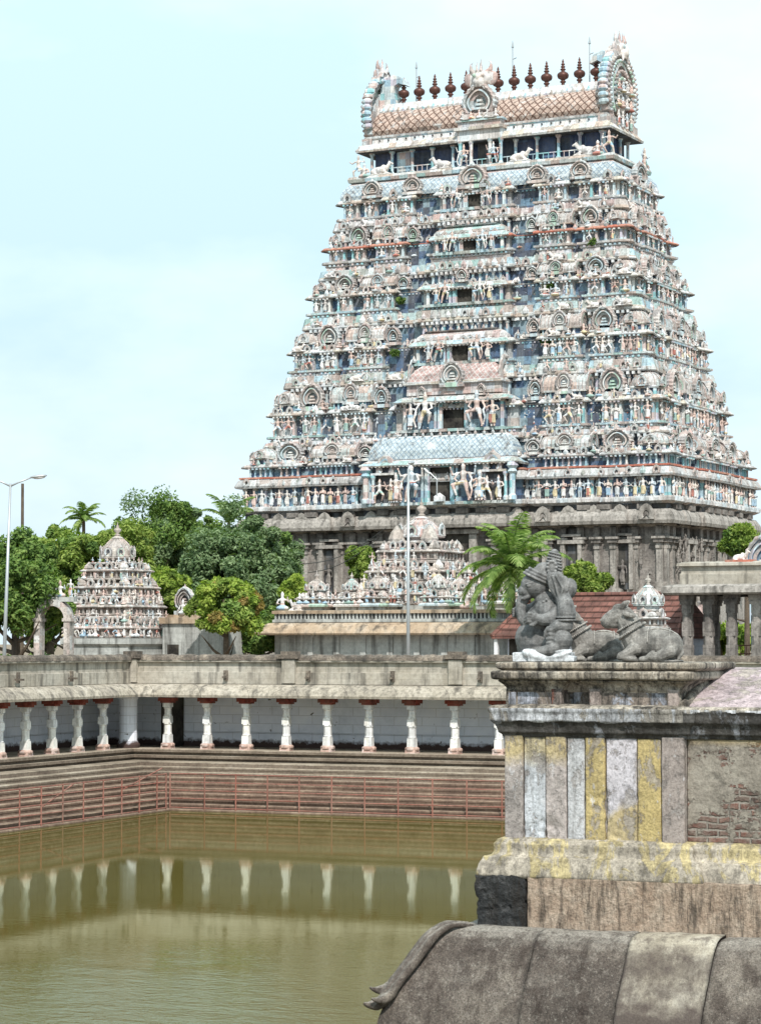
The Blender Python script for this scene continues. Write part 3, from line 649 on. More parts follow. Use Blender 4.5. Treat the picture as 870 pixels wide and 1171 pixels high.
for k,t in enumerate(TI):
    a,b=t['a'],t['b']; L=[zl(p,b) for p in t['l']]; z0,zw,ze,zd,zl0,zl1,zb=L; cen=t['cen']
    poly,FS,SS=outline(a,b,FB(cen),SB,.5)
    mb=MB()
    if k==0:
        # lowest storey: white plinth, tall figure wall, grey cornice, small pillared gallery
        b0=8.8;a0=16.2; p0,F0,S0=outline(a0,b0,[(0,.36,.5),(.42,.68,.15),(.88,1.,0)],[(0,.34,.2),(.46,.64,0),(.8,1,0)],.25)
        zf,zk,zk2,zg=zl(574,b0),zl(551,b0),zl(541,b0),zl(538.5,b0)
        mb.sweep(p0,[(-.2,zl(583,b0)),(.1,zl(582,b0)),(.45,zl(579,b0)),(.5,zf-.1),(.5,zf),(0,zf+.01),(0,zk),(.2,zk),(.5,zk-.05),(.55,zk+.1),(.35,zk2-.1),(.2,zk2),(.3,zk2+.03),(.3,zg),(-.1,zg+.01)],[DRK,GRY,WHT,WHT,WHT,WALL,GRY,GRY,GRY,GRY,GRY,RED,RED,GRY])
        rowflames(mb,p0,.48,zk+.12,.5,.95,(GRY,RIM,MINT)); rowboxes(mb,p0,.4,zf-.32,zf-.12,.55,.3,.3,WHT)
        for sd,sg in (('F',F0),('R',S0)):
            pils(mb,sg,sd,a0,b0,zf,zk,1.15,.2,.16,skip=(.36*a0 if sd=='F' else 0))
            for x0,x1,o in sg:
                if sd=='F' and abs(x0)<.37*a0 and abs(x1)<.37*a0: continue
                n=max(1,round((x1-x0)/.62))
                for i in range(n):
                    tt=x0+(x1-x0)*(i+.5)/n
                    if sd=='F' and abs(tt)<5.9: continue
                    x,y,rz=place(sd,tt,o+.3,a0,b0); fig(random.choice((0,0,1,2,3,1)),x,y,zf,(zk-zf)*random.uniform(.86,.97),rz)
        mb.box(-a0+.1,a0-.1,-b0+.1,b0-.1,zf-1,zg,WALL)
        z0=zg; mb.sweep(poly,[(0,z0),(0,zw)],[WALL])
        for sd,sg in (('F',FS),('R',SS)): pils(mb,sg,sd,a,b,z0,zw,.42,.13,.12,skip=(.36*a if sd=='F' else 0))
    else:
        mb.sweep(poly,[(-.1,z0-.42),(.15,z0-.4),(.22,z0-.3),(.12,z0-.22),(.35,z0-.14),(.35,z0),(0,z0+.01),(0,zw)],[PNK,ledm[k],WHT,GRY,ledm[k],ledm[k],GRY,WALL])
        rowboxes(mb,poly,.2,z0-.34,z0-.2,.33,.16,.18,PIL)
        for sd,sg in (('F',FS),('R',SS)):
            pils(mb,sg,sd,a,b,z0,zw,(.62 if k in(3,4,5) else .8),.16,.14,skip=(cen*a if sd=='F' else 0))
            if k in (3,4,5): # blue and green panels between the pilasters
                pass
            for x0,x1,o in sg:
                step={1:.72,2:.52,3:.85,4:1.0,5:1.1}[k]
                n=max(1,round((x1-x0)/step))
                for i in range(n):
                    tt=x0+(x1-x0)*(i+.5)/n
                    if sd=='F' and abs(tt)<cen*a: continue
                    x,y,rz=place(sd,tt,o+.28,a,b); kd=random.choice((0,1,2,3,5,1,2) if k<3 else (1,2,3,6,5))
                    fig(kd,x,y,z0,(zw-z0)*random.uniform(.82,.98)*(1.2 if kd==6 else 1),rz)
    # eave
    em=eavem[k]
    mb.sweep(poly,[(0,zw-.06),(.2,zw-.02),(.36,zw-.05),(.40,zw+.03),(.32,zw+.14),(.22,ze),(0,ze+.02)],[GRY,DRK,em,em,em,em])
    mb.box(-a+.12,a-.12,-b+.12,b-.12,z0-.4,ze,WALL)
    rowboxes(mb,poly,.36,zw-.17,zw-.07,.28,.12,.14,PIL)
    if k<5:
        nx=TI[k+1]; pn,FN,SN2=outline(nx['a']+.12,nx['b']+.12,FB(nx['cen']),SB,.3)
        rowfigs(poly,.36,zw+.14,.62,1.3); rowflames(mb,poly,.26,zw+.10,.5,.6,(GRY,RIM,PNK,MINT,WHT))
        mb.sweep(pn,[(0,ze-.1),(0,zd),(.05,zl0),(.36,zl0-.02),(.42,zl0+.06),(.40,zl1),(.38,zl1+.02),(.34,(zl1+zb)/2),(.30,zb),(.05,zb+.02),(.05,zb+.25)],[WALL,DRK,GRY,lipm[k],lipm[k],lipm[k],bandm[k],bandm[k],WHT,PNK])
        rowboxes(mb,pn,.28,zl0-.22,zl0-.03,.36,.17,.4,WHT)
        for sd,sg in (('F',FN),('R',SN2)): pils(mb,sg,sd,nx['a']+.12,nx['b']+.12,ze,zd,.55,.16,.14,skip=0)
        rowflames(mb,pn,.36,zl1-.05,.55,.6,(GRY,RIM,WHT,PNK)); rowfigs(pn,.42,zl1,.72,1.15); mb.box(-nx['a'],nx['a'],-nx['b'],nx['b'],ze-.2,zb+.3,WALL)
        ha=zl0-ze # height available to the little shrines
        S1=(ha+.25)/2.2
        def pt(me,nm,side,tt,o,s,sz=None):
            x,y,rz=place(side,tt,o,a,b); put(nm,me,T,(x,y,ze),(0,0,rz),(s,s,sz or s))
        kw=min(.12*a*1.12,2.0); ks=kw/1.9
        for sx in (-1,1):
            put('miniature_dome_shrine',KUTA,T,(sx*(a-kw*.5+.12),-(b-kw*.5+.12),ze),(0,0,0),(ks,ks,(ha*1.05+.1)/2.2))
            put('miniature_barrel_shrine',SALA,T,(sx*a*.56,-(b-.3),ze),(0,0,0),(a*.22/3.4,1,(ha+.12)/1.9))
            put('horseshoe_arch',PANJ,T,(sx*a*.79,-(b-.25),ze),(0,0,0),((a*.135)/1.7,1.3,(ha+.35)/1.9))
            put('horseshoe_arch',PANJ,T,(sx*a*.405,-(b-.2),ze),(0,0,0),((a*.085)/1.7,1.2,(ha*.9)/1.9))
            put('horseshoe_arch',PANJ,T,((a-.2),sx*b*.53,ze),(0,0,PI/2),((b*.25)/1.7,1.3,(ha+.3)/1.9))
            if k<4: # small crouching figures between the shrines
                for uu in (.68,.86,.46,.73):
                    fig(6,sx*a*uu,-(b+.1),ze,ha*.62,0)
                for uu in (.36,.68): fig(6,a+.1,sx*b*uu,ze,ha*.62,PI/2)
        put('miniature_dome_shrine',KUTA,T,(a-kw*.5+.12,b-kw*.5+.12,ze),(0,0,0),(ks,ks,(ha*1.05+.1)/2.2))
        put('miniature_barrel_shrine',SALA,T,(a-.35,0,ze),(0,0,PI/2),(b*.60/3.4,1.1,(ha+.15)/1.9))
    else:
        # curved, scaled roof band under the crowning hall
        z7=zl(197,3.2); H=z7-ze; pc=[(-9.9,-3.1),(9.9,-3.1),(9.9,3.1),(-9.9,3.1)]
        mb.sweep(pc,[(.95,ze),(1.0,ze+H*.2),(.85,ze+H*.55),(.55,ze+H*.85),(.3,z7),(.55,z7+.02),(.6,zl(193,3.2)),(.5,zl(190,3.2)),(0,zl(190,3.2)+.02)],[SCW,SCW,SCW,PNK,MINT,MINT,CRM,MINT])
        mb.box(-10.,10.,-3.1,3.1,ze-.1,zl(190,3.2),WALL)
        rowflames(mb,poly,.3,zw+.12,.62,1.1,(GRY,RIM,PNK))
        for x in (-8.2,-4.9,4.9,8.2): put('horseshoe_arch',PANJ,T,(x,-4.0,ze),(0,0,0),(.95,1.,H*.98/1.9))
        put('horseshoe_arch',PANJ,T,(0,-4.2,ze),(0,0,0),(1.35,1.1,H*1.3/1.9)); put('horseshoe_arch',PANJ,T,(10.8,0,ze),(0,0,PI/2),(1.4,1.,H*1.2/1.9))
        for x in (-6.5,-2.6,2.6,6.5): fig(6,x,-4.1,ze,H*.6,0)
        for y in (-2.4,2.4): fig(6,10.9,y,ze,H*.7,PI/2)
    mb.build('storey',STO,T)
    Zt.append((z0,zw,ze))
# ---- central bays with doorway, posts, small roof and guardians
def bay(k,hw,pr,zf,zt,dw,eave=0.,roof=0.,gs=1.,rm=PNK,arc=0.,b=None,guard=1.):
    b=TI[k]['b'] if b is None else b; yb=-(b+pr); H=zt-zf; mb=MB()
    # wall built round the opening
    mb.box(-hw,-dw,yb,-b+.3,zf,zt,WALL); mb.box(dw,hw,yb,-b+.3,zf,zt,WALL); mb.box(-dw,dw,yb+.02,-b+.3,zt-H*.08,zt,PIL)
    mb.box(-hw-.1,hw+.1,yb-.28,-b+.3,zf-.2,zf,MINT)
    for s in (-1,1):
        for x,w in ((dw+.12,.2),(dw+.42,.16),(hw-.15,.22),((hw+dw)/2+.2,.16)):
            if x<hw+.1: mb.box(s*x-w/2,s*x+w/2,yb-.14,yb+.02,zf,zt-.12,PIL); mb.box(s*x-w*.8,s*x+w*.8,yb-.2,yb+.02,zt-.25,zt-.1,CRM)
    if eave:
        q=[(-hw,yb),(hw,yb),(hw,-b+.5),(-hw,-b+.5)]
        mb.sweep(q,[(0,zt-.06),(.25,zt-.02),(.15+eave*.8,zt-.14),(.2+eave*.8,zt-.05),(.2,zt+.24),(0,zt+.34)],[GRY,DRK,CRM,MINT,GRY],True)
        rowboxes(mb,q,.1+eave*.7,zt-.18,zt-.08,.3,.12,.2,CRM)
        if roof:
            z=zt+.34
            mb.sweep(q,[(-.1,z),(.05,z+.02),(-.0,z+roof*.35),(-.25,z+roof*.7),(-.6,z+roof*.93),(-.85,z+roof)],[RED,rm,rm,rm,WHT],True)
            for i in range(int(hw*2/.7)): flame(mb,-hw+.6+i*.7*(hw*2-1.2)/(hw*2-.7),-b-pr/2,z+roof*.97,.3,RIM)
    o=mb.build('porch',STO[:11]+['sc_wh' if rm==SCW else 'sc_pk','t_black'],T)
    d=MB(); d.box(-dw,dw,yb+(.28 if k<2 else .06),-b+.25,zf,zt-H*.08,0); 
    for s in (-1,1): d.box(s*dw-.09,s*dw+.09,yb-.1,yb+.08,zf,zt-H*.06,1)
    d.box(-dw-.1,dw+.1,yb-.12,yb+.08,zt-H*.1,zt-H*.03,1); d.build('doorway',['t_black','t_pil'],T)
    if guard:
        for s in (-1,1):
            figs.append((gs*2,FIG[4],(s*(dw+1.0*gs/2.4),yb-.45,zf),0,gs,s))
            if hw>dw+2.0: figs.append((gs*1.3,FIG[random.choice((1,2))],(s*(dw+2.3*gs/2.6),yb-.4,zf),0,gs*.78,s))
    if arc: put('horseshoe_arch',PANJ,T,(0,yb-.25,zt+.3),(0,0,0),(arc/1.7,1.,arc*1.0/1.9))
b1=TI[0]['b']+.3
bay(0,5.5,1.1,zl(574,b1+1),zl(530,b1+1),.9,.45,1.7,2.6,SCW,0,b=b1)
yp=-(b1+1.1); zfl,ztp=zl(574,b1+1),zl(530,b1+1)
for s in (-1,1):
    pn=MB()
    pn.box(s*4.1-.85,s*4.1+.85,yp-.06,yp+.05,zfl,zfl+2.0,2)
    for x in (3.15,5.05): pn.lathe([(.16,zfl),(.18,zfl+.2),(.11,zfl+.35),(.11,zfl+1.6),(.2,zfl+1.8),(.2,zfl+1.95)],s*x,yp-.25,8,1)
    pn.box(s*4.1-1.1,s*4.1+1.1,yp-.4,yp+.05,zfl+1.95,zfl+2.1,3); arch(pn,1.5,.75,.3,14,lo=True,mi=(0,1,2),cx=s*4.1,cy=yp-.05,cz=zfl+2.05)
    pn.lathe([(.3,zfl),(.3,zfl+.25),(.19,zfl+.4),(.19,ztp-.9),(.34,ztp-.75),(.24,ztp-.55),(.42,ztp-.35),(.3,ztp-.1)],s*5.6,yp-.35,10,1)
    for dx in (-.42,.45): figs.append((1.6,FIG[5 if dx<0 else 2],(s*4.1+dx,yp-.3,zfl),0,1.65,s))
    figs.append((1.5,FIG[0],(s*2.95,yp-.35,zfl),0,1.5,s)); pn.build('porch_niche',['arch_rim','t_pil','t_dark','t_cream'],T)

bay(1,3.9,.7,Zt[1][0],zl(458,7.4),.95,.45,0,2.5)
q=MB(); zc=zl(452,7.2); q.sweep([(-3.5,-7.6),(3.5,-7.6),(3.5,-6),(-3.5,-6)],[(0,zc),(.15,zc+.05),(.12,zl(440,7.2)),(.35,zl(439,7.2)),(.35,zl(436,7.2)),(.0,zl(435,7.2)),(-.05,zl(428,7)),(-.35,zl(421,7)),(-.7,zl(416,7)),],[PNK,PNK,GRY,CRM,WHT,SCW,SCW,SCW],True)
for s in (-1,1):
    aa=MB(); arch(aa,1.9,1.8,.15,16,lo=True,mi=(RIM,INN,DRK)); q.add(aa,Matrix.Translation((s*3.45,-6.8,zl(436,7)))@Matrix.Rotation(s*PI/2,4,'Z'))
q.build('porch_roof',STO[:11]+['sc_pk','t_black'],T)
put('horseshoe_arch',PANJ,T,(0,-7.75,zl(443,7.5)),(0,0,0),(1.12,1.,.98)); 
for s in (-1,1):
    put('horseshoe_arch',PANJ,T,(s*2.3,-7.9,zl(459,7.5)+.3),(0,0,0),(.4,.8,.42))
b3=TI[2]['b'];bay(2,3.4,.5,Zt[2][0],zl(393,b3+.5),.75,.3,.7,1.75,PNK,.0)
b4=TI[3]['b'];bay(3,3.0,.5,Zt[3][0],zl(328,b4+.5),.7,.25,0,1.55,PNK,1.0)
b5=TI[4]['b'];bay(4,2.7,.45,Zt[4][0],zl(271,b5+.5),.62,.25,.6,1.35,MINT,.0)
b6=TI[5]['b'];bay(5,2.5,.4,Zt[5][0],zl(220,b6+.5),.62,0,0,1.35,PNK,0)
# ---- crowning hall
b7=2.4; zf=zl(189.5,b7+.6); zt=zl(162,b7); h=MB(); H=['t_blue','t_pil','t_mint','t_cream','t_white','t_pink','t_dark','sc_or','t_grey']
h.box(-9.0,9.0,-2.1,2.1,zf-.1,zt+.3,0)
for i in range(12):
    x=-9.1+i*18.2/11
    if abs(x)<1.5: continue
    h.lathe([(.2,zf),(.2,zf+.2),(.12,zf+.3),(.12,zt-.3),(.22,zt-.15),(.26,zt)],x,-2.45,8,1)
    if i in (1,4,8,10): h.box(x+.3,x+1.35,-2.22,-2.1,zf,zt,1 if i%2 else 0)
for y in (-2.3,-.8,.8,2.3): h.lathe([(.2,zf),(.12,zf+.3),(.12,zt-.3),(.26,zt)],9.2,y,8,1)
h.box(-9.1,9.1,-2.5,-2.44,zf+.55,zf+.62,1); 
for i in range(46): h.box(-9.0+i*.4,-8.95+i*.4,-2.49,-2.45,zf,zf+.56,1)
h.build('crown_hall',H,T)
rf=MB(); q=[(-9.3,-2.45),(9.3,-2.45),(9.3,2.45),(-9.3,2.45)]
z=lambda p:zl(p,2.6)
rf.sweep(q,[(-.3,z(163)),(.2,z(162.5)),(.75,z(162.5)),(.8,z(160)),(.45,z(153.5)),(.25,z(152.5)),(.2,z(147)),(.3,z(146)),(.3,z(143.5)),(.0,z(143))],[6,6,3,3,4,4,1,8,8],True)
for i in range(60):
    x=-9.9+i*19.8/59; rf.extr([(-.75-2.45-.03,z(161.8)),(-2.9,z(153.2)),(-2.85,z(154))],(x-.05,0,0),(0,1,0),(0,0,1),(1,0,0),.1,3)
for i in range(26): rf.lathe([(.1,0),(.1,.12),(.02,.2)],0,0,6,6) if 0 else rf.box(-9.1+i*.72,-9.0+i*.72,-2.8,-2.68,z(150),z(148.5),6)
pr=[(2.45,0),(2.62,.35),(2.55,.85),(2.2,1.4),(1.6,1.85),(1.0,2.1)]
zb_=z(143); Lb=9.0
pp=[(-y,zb_+v) for y,v in pr]+[(y,zb_+v) for y,v in reversed(pr)]
rf.extr(pp,(-Lb,0,0),(0,1,0),(0,0,1),(1,0,0),2*Lb,7)
rp=[(-1.15,zb_+1.95),(-1.2,zb_+2.15),(-.95,zb_+2.4),(-.8,zb_+2.42),(-.7,zb_+2.75),(.7,zb_+2.75),(.8,zb_+2.42),(.95,zb_+2.4),(1.2,zb_+2.15),(1.15,zb_+1.95)]
rf.extr(rp,(-Lb-.1,0,0),(0,1,0),(0,0,1),(1,0,0),2*Lb+.2,4)
for i in range(44):
    x=-8.8+i*17.6/43; flame(rf,x,-1.12,zb_+2.0,.42,3 if i%2 else 1)
rf.build('barrel_roof',H,T)
zr=zb_+2.75
fm=MB(); fm.lathe([(.30,0),(.34,.08),(.22,.18),(.12,.26),(.12,.34),(.22,.42),(.22,.48),(.12,.54),(.2,.62),(.37,.72),(.42,.86),(.42,.98),(.36,1.08),(.2,1.18),(.1,1.24),(.2,1.32),(.2,1.38),(.09,1.44),(.17,1.52),(.17,1.57),(.07,1.63),(.14,1.70),(.14,1.76),(.06,1.82),(.09,1.92),(.02,2.12)],0,0,14)
fm=fm.mesh('finial',['fin'],True)
for i in range(13): put('finial',fm,T,(-7.7+i*15.4/12,0,zr-.05))
for x,hh in ((-6.9,2.9),(.95,3.6),(7.0,3.2)):
    l=MB(); l.tube([(x,.5,zr-.3),(x,.5,zr+hh)],.045,6); l.lathe([(.12,zr+hh-.1),(.1,zr+hh),(.02,zr+hh+.4)],x,.5,6); l.tube([(x,.5,zr+hh*.72),(x+.3,.5,zr+hh*.75)],.04,5); l.build('lightning_rod','steel',T)
# gable ends
ga=MB(); arch(ga,5.9,5.6,.75,46,mi=(0,1,0),tip=False)
for j,(rr,nn) in enumerate(((2.75,34),(2.35,30),(1.6,20),(1.1,12))):
    for i in range(nn):
        an=R(-35)+R(250)*i/(nn-1); ga.ell((rr*math.cos(an),-.8,2.75+rr*math.sin(an)),(.13,.16,.13),m=(0,1,0,1)[j],nu=6,nv=4)
GA=ga.mesh('gable_arch',['arch_rim','arch_in','t_niche'])
GFIG=[f.copy() for f in FIG[:3]]
for f in GFIG: clear_mats(f,['granite','granite'])
for s in (-1,1):
    g=put('gable_arch',GA,T,(s*(Lb-.05),0,z(158)),(0,0,s*PI/2))
    put('lion_face_crest',FACE,T,(s*(Lb+.5),0,z(158)+4.9),(0,0,s*PI/2),1.3)
    cr=MB(); c2=[(0,0),(.55,.1),(.75,1.0),(.7,1.9),(.35,2.6),(-.35,2.85),(-1.05,2.6),(-1.35,2.0),(-1.1,2.05),(-.75,2.2),(-.4,2.0),(-.35,1.4),(-.5,.6),(-.75,0)]
    cr.extr([(p[0]*s,p[1]) for p in c2],(s*(Lb-.3),-.45,zr-.6),(1,0,0),(0,0,1),(0,1,0),.9,0); cr.build('curled_crest','t_pil',T)
    # rows of white beads down the back of each gable
    bb=MB()
    for i in range(13):
        an=R(-20)+R(110)*i/12
        for q_ in (-1,1): bb.ell((s*(Lb+.35),q_*2.9*math.cos(an),z(158)+2.75+2.9*math.sin(an)),(.42,.26,.26),nu=8,nv=5)
    bb.build('bead_border','t_pil',T)
    for gx,gz,gk in ((.9,.0,2),(.9,1.5,6),(.95,2.6,6)): 
        for gy in (-1.2,-.4,.4,1.2): figs.append((1.,FIG[gk],(s*(Lb+gx),gy,z(156)+gz),s*PI/2,1.25 if gk==2 else 1.1,1))
ce=MB(); ce.box(-1.75,1.75,-3.3,-1.9,zt-.02,z(150),4); ce.box(-1.9,1.9,-3.55,-1.9,z(150),z(146.5),3); ce.box(-1.7,1.7,-3.3,-1.9,z(146.5),z(140),5); ce.box(-1.85,1.85,-3.45,-1.9,z(140),z(138),2)
for x in (-1.6,-.75,.75,1.6): ce.lathe([(.2,zf),(.13,zf+.25),(.13,zt-.3),(.25,zt)],x,-3.1,8,1)
ce.box(-.55,.55,-2.4,-2.2,zf,zt,6); ce.box(-1.8,1.8,-3.4,-2.3,zf-.1,zf+.02,2)
ce.build('crown_porch',H,T)
put('crest_arch',PANJ,T,(0,-2.9,z(138)),(0,0,0),(1.6,1.6,1.4)); put('lion_face_crest',FACE,T,(0,-3.0,z(138)+1.95),(0,0,0),1.3)
for i in range(5): figs.append((.7,FIG[6],(-1.3+i*.65,-3.35,z(138)),0,.9,1))
for s in (-1,1):
    figs.append((2,FIG[4],(s*1.17,-3.45,zf),0,1.5,s)); figs.append((1.8,FIG[7],(s*3.0,-3.1,zf),0,1.3,-s)); figs.append((1.8,FIG[7],(s*8.2,-3.0,zf),0,1.35,s))
    figs.append((1.9,FIG[5],(s*9.9,-3.1,zf-.1),0,1.7,s)); figs.append((1.2,FIG[6],(s*9.2,-3.5,zf-.2),0,1.5,s))
    figs.append((1.9,FIG[5],(s*10.2,3.0,zf-.5),s*PI/2,1.9,s)); figs.append((1.4,FIG[2],(s*10.6,2.0,zf-1.2),s*PI/2,1.5,s))
# ---- figures: the hundred largest are parts of their own, the rest one crowd
figs.sort(key=lambda q:-q[0])
for s,me,l,rz,k,w in figs[:100]: put('statue',me,T,l,(0,0,rz),(k*w*1.2,k*1.15,k))
crowd=MB(); cache={}
for s,me,l,rz,k,w in figs[100:]:
    if me.name not in cache:
        m=MB(); m.v=[tuple(v.co) for v in me.vertices]; m.f=[list(p.vertices) for p in me.polygons]; m.m=[p.material_index for p in me.polygons]; cache[me.name]=m
        m.map={i:{'fig_a':0,'fig_b':1,'fig_w':2}[next(kk for kk in ('fig_a','fig_b','fig_w') if M[kk]==mt)] for i,mt in enumerate(me.materials)}
    m=cache[me.name]; crowd.add(m,Matrix.Translation(l)@Matrix.Rotation(rz,4,'Z')@Matrix.Diagonal((k*w*1.25,k*1.15,k,1)),m.map)
crowd.build('statues',['fig_a','fig_b','fig_w'],T,True,kind='stuff')
print('figs',len(figs),'crowd faces',len(crowd.f))
# ---- stone base
sb=MB(); ST=['granite','granite_lt','t_dark','t_black']
pb,Fb,Sb=outline(15.7,8.3,[(0,.34,.55),(.40,.56,.0),(.62,.80,.35),(.86,1.,0)],[(0,.34,.4),(.5,.7,.1),(.8,1.,0)],.4)
B=9.0; zc1,zc0=zl(588,B),zl(602,B); zq=zl(581.5,B)
sb.sweep(pb,[(.5,0),(.5,.8),(.25,1.0),(.45,1.3),(.45,1.9),(.1,2.1),(.3,2.4),(.3,zl(676,B)),(0,zl(674,B)),(0,zc0-.3),(.25,zc0-.15),(.25,zc0),(.95,zc0-.12),(1.02,zc0+.1),(.95,zc0+.45),(.7,zc1),(.45,zc1+.02),(.45,zq-.02),(0,zq)],[0,0,0,0,0,0,1,0,0,1,0,2,1,1,1,1,2,0],True)
rowboxes(sb,pb,.62,zc1+.02,zq-.04,1.35,.95,.4,0)
zt_=zl(676,B); 
for x in [i*1.9 for i in range(-8,9)]: 
    if abs(x)>2.4: arch(sb,1.2,.75,.12,10,beads=False,lo=True,mi=(1,1,0),tip=False,cx=x*.98,cy=-9.35,cz=zc0+.15)
for sd,sg in (('F',Fb),('R',Sb)):
    for x0,x1,o in sg:
        n=max(1,round((x1-x0)/1.5))
        for i in range(n+1):
            t=x0+.25+(x1-x0-.5)*i/n
            if sd=='F' and abs(t)<2.3: continue
            def bx(w,p,za,zb,mm):
                if sd=='F': sb.box(t-w,t+w,-(8.3+o+p),-(8.3+o)+.05,za,zb,mm)
                else: sb.box(15.7+o-.05,15.7+o+p,t-w,t+w,za,zb,mm)
            bx(.2,.22,zt_,zc0-1.3,1); bx(.26,.3,zt_,zt_+.5,1); bx(.22,.3,zc0-1.75,zc0-1.55,1); bx(.34,.4,zc0-1.35,zc0-1.1,0); bx(.45,.5,zc0-1.1,zc0-.95,1); bx(.24,.25,zc0-.95,zc0-.3,0)
for x in (-12.9,-9.2,9.35,12.9,-5.6,6.6):
    y=-8.3-.36 if abs(x)>9 and abs(x)<12.6 else -8.32
    for dx in (-.62,.62): sb.box(x+dx-.14,x+dx+.14,y-.42,y+.5,zt_,zt_+3.1,1)
    sb.box(x-.95,x+.95,y-.5,y+.5,zt_+3.1,zt_+3.35,1); sb.box(x-.7,x+.7,y-.4,y+.5,zt_+3.6,zt_+3.75,1); sb.box(x-.45,x+.45,y-.13,y+.5,zt_+.0,zt_+3.1,2)
    put('niche_statue',GFIG[1],T,(x,y-.3,zt_+.3),(0,0,0),1.7); 
for y in (-5.2,0,5.2):
    x=15.75
    for dy in (-.62,.62): sb.box(x-.3,x+.85,y+dy-.14,y+dy+.14,zt_,zt_+3.1,1)
    sb.box(x-.3,x+.9,y-.95,y+.95,zt_+3.1,zt_+3.35,1); sb.box(x-.3,x+.5,y-.45,y+.45,zt_,zt_+3.1,2)
    put('niche_statue',GFIG[2],T,(x+.62,y,zt_+.3),(0,0,PI/2),1.7)
rn=random.Random(8)
for i in range(26):
    y=-7.6+rn.random()*9; put('base_figure',GFIG[i%3],T,(15.7+.62+rn.random()*.3,y,zt_+rn.choice((.5,1.6,2.6))),(0,0,PI/2+rn.uniform(-.5,.5)),rn.uniform(.9,1.2))
for i,x in enumerate((-14.9,-14.2,-11.4,-7.6,11.2,14.3,14.9,8.0)):
    put('base_figure',GFIG[i%3],T,(x,-8.3-.55,zt_+rn.choice((.3,1.5))),(0,0,0),1.1)
# passage opening
sb.box(-1.9,1.9,-9.0,-8.6,0,zl(611,B),3); sb.box(-2.4,-1.85,-9.2,-8.5,0,zc0-.6,1); sb.box(1.85,2.4,-9.2,-8.5,0,zc0-.6,1); sb.box(-2.6,2.6,-9.25,-8.5,zl(611,B),zl(606,B),1)
sb.build('stone_base',ST,T)
# lamp and small white shrine in the lowest doorway
l=thing('door_lamp','small white lamp arm leaning out of the lowest tower doorway','lamp',T.matrix_basis@Vector((0,-10.4,zl(574,10)+.02)),R(-4))
m=MB(); m.tube([(0,0,0),(0,0,1.5),(-.5,-.1,2.0)],.05,6); m.build('bracket','steel',l); m=MB(); m.ell((-.7,-.15,2.1),(.32,.09,.08),(0,.75,0)); m.build('lamp_head','t_white',l)
m=MB(); m.box(-.33,.33,-.25,.25,0,.32,0); m.lathe([(.48,.32),(.05,.6)],0,0,4,0,PI/4,sq=.7)
m.build('white_box','t_white',None,loc=T.matrix_basis@Vector((.1,-10.2,zl(574,10)+.02)),rot=(0,0,R(-4)),label='tiny gabled white box on the sill of the lowest tower doorway',category='box')

# ---------------------------------------------------------------- tank, water, steps
C0=at(152,855,108); X0,Y0=C0.x,C0.y; ZF=2.37; XE,YS=32.,12.
TANK=[(X0,Y0),(XE,Y0),(XE,YS),(X0,YS)]
def sweep_open(mb,path,prof,ms):
    """open rectilinear path, normals into the tank"""
    n=len(path); b=len(mb.v); nr=[]
    for i in range(n-1):
        p,q=path[i],path[i+1]; l=math.hypot(q[0]-p[0],q[1]-p[1]); nr.append(((q[1]-p[1])/l,-(q[0]-p[0])/l))
    for o,z in prof:
        for i in range(n):
            v=nr[0] if i==0 else nr[-1] if i==n-1 else (nr[i-1][0]+nr[i][0],nr[i-1][1]+nr[i][1])
            mb.v.append((path[i][0]+v[0]*o,path[i][1]+v[1]*o,z))
    for j in range(len(prof)-1):
        for i in range(n-1): mb.face([b+j*n+i,b+j*n+i+1,b+(j+1)*n+i+1,b+(j+1)*n+i],ms[j] if isinstance(ms,(list,tuple)) else ms)
PATH=[(X0,YS),(X0,Y0),(XE,Y0),(XE,YS)]
g=MB()
for x0,x1,y0,y1 in ((-4000,X0-3.0,-3000,5000),(XE+3.,4000,-3000,5000),(X0-3.0,XE+3.,Y0+3.,5000),(X0-3.,XE+3.,-3000,YS)): 
    b=len(g.v); g.v+=[(x0,y0,3.),(x1,y0,3.),(x1,y1,3.),(x0,y1,3.)]; g.face([b,b+1,b+2,b+3])
g.build('ground','soil',kind='structure')
w=MB(); w.v=[(X0-1,YS-1,0),(XE+1,YS-1,0),(XE+1,Y0+1,0),(X0-1,Y0+1,0)]; w.face([0,1,2,3]); w.build('water','water',kind='structure')
w=MB(); w.box(X0-3,XE+3,YS-.6,YS,-2,2.99); w.build("tank_edge","granite",kind="structure")
st=MB(); pr=[(-3.2,ZF),(.10,ZF),(.12,ZF-.02),(.12,ZF-.13),(-.05,ZF-.15),(-.05,2.12),(.18,2.10),(.18,1.99),(.0,1.97),(.0,1.88),(.85,1.85),(.87,1.83),(.87,1.68)]
o,z=.87,1.68
for i in range(9):
    pr+=[(o+.34,z-.01),(o+.355,z-.03),(o+.355,z-.10),(o+.335,z-.11),(o+.335,z-.2)]; o+=.345; z-=.2
pr+=[(o+.4,z),(o+.4,-1.5)]
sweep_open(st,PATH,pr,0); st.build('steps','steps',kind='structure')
def on_back(px,y): t=(px-435)/F; return y*(t*CS-SN)/(CS+t*SN)
def on_left(px,x): t=(px-435)/F; return x*(CS+t*SN)/(t*CS-SN)
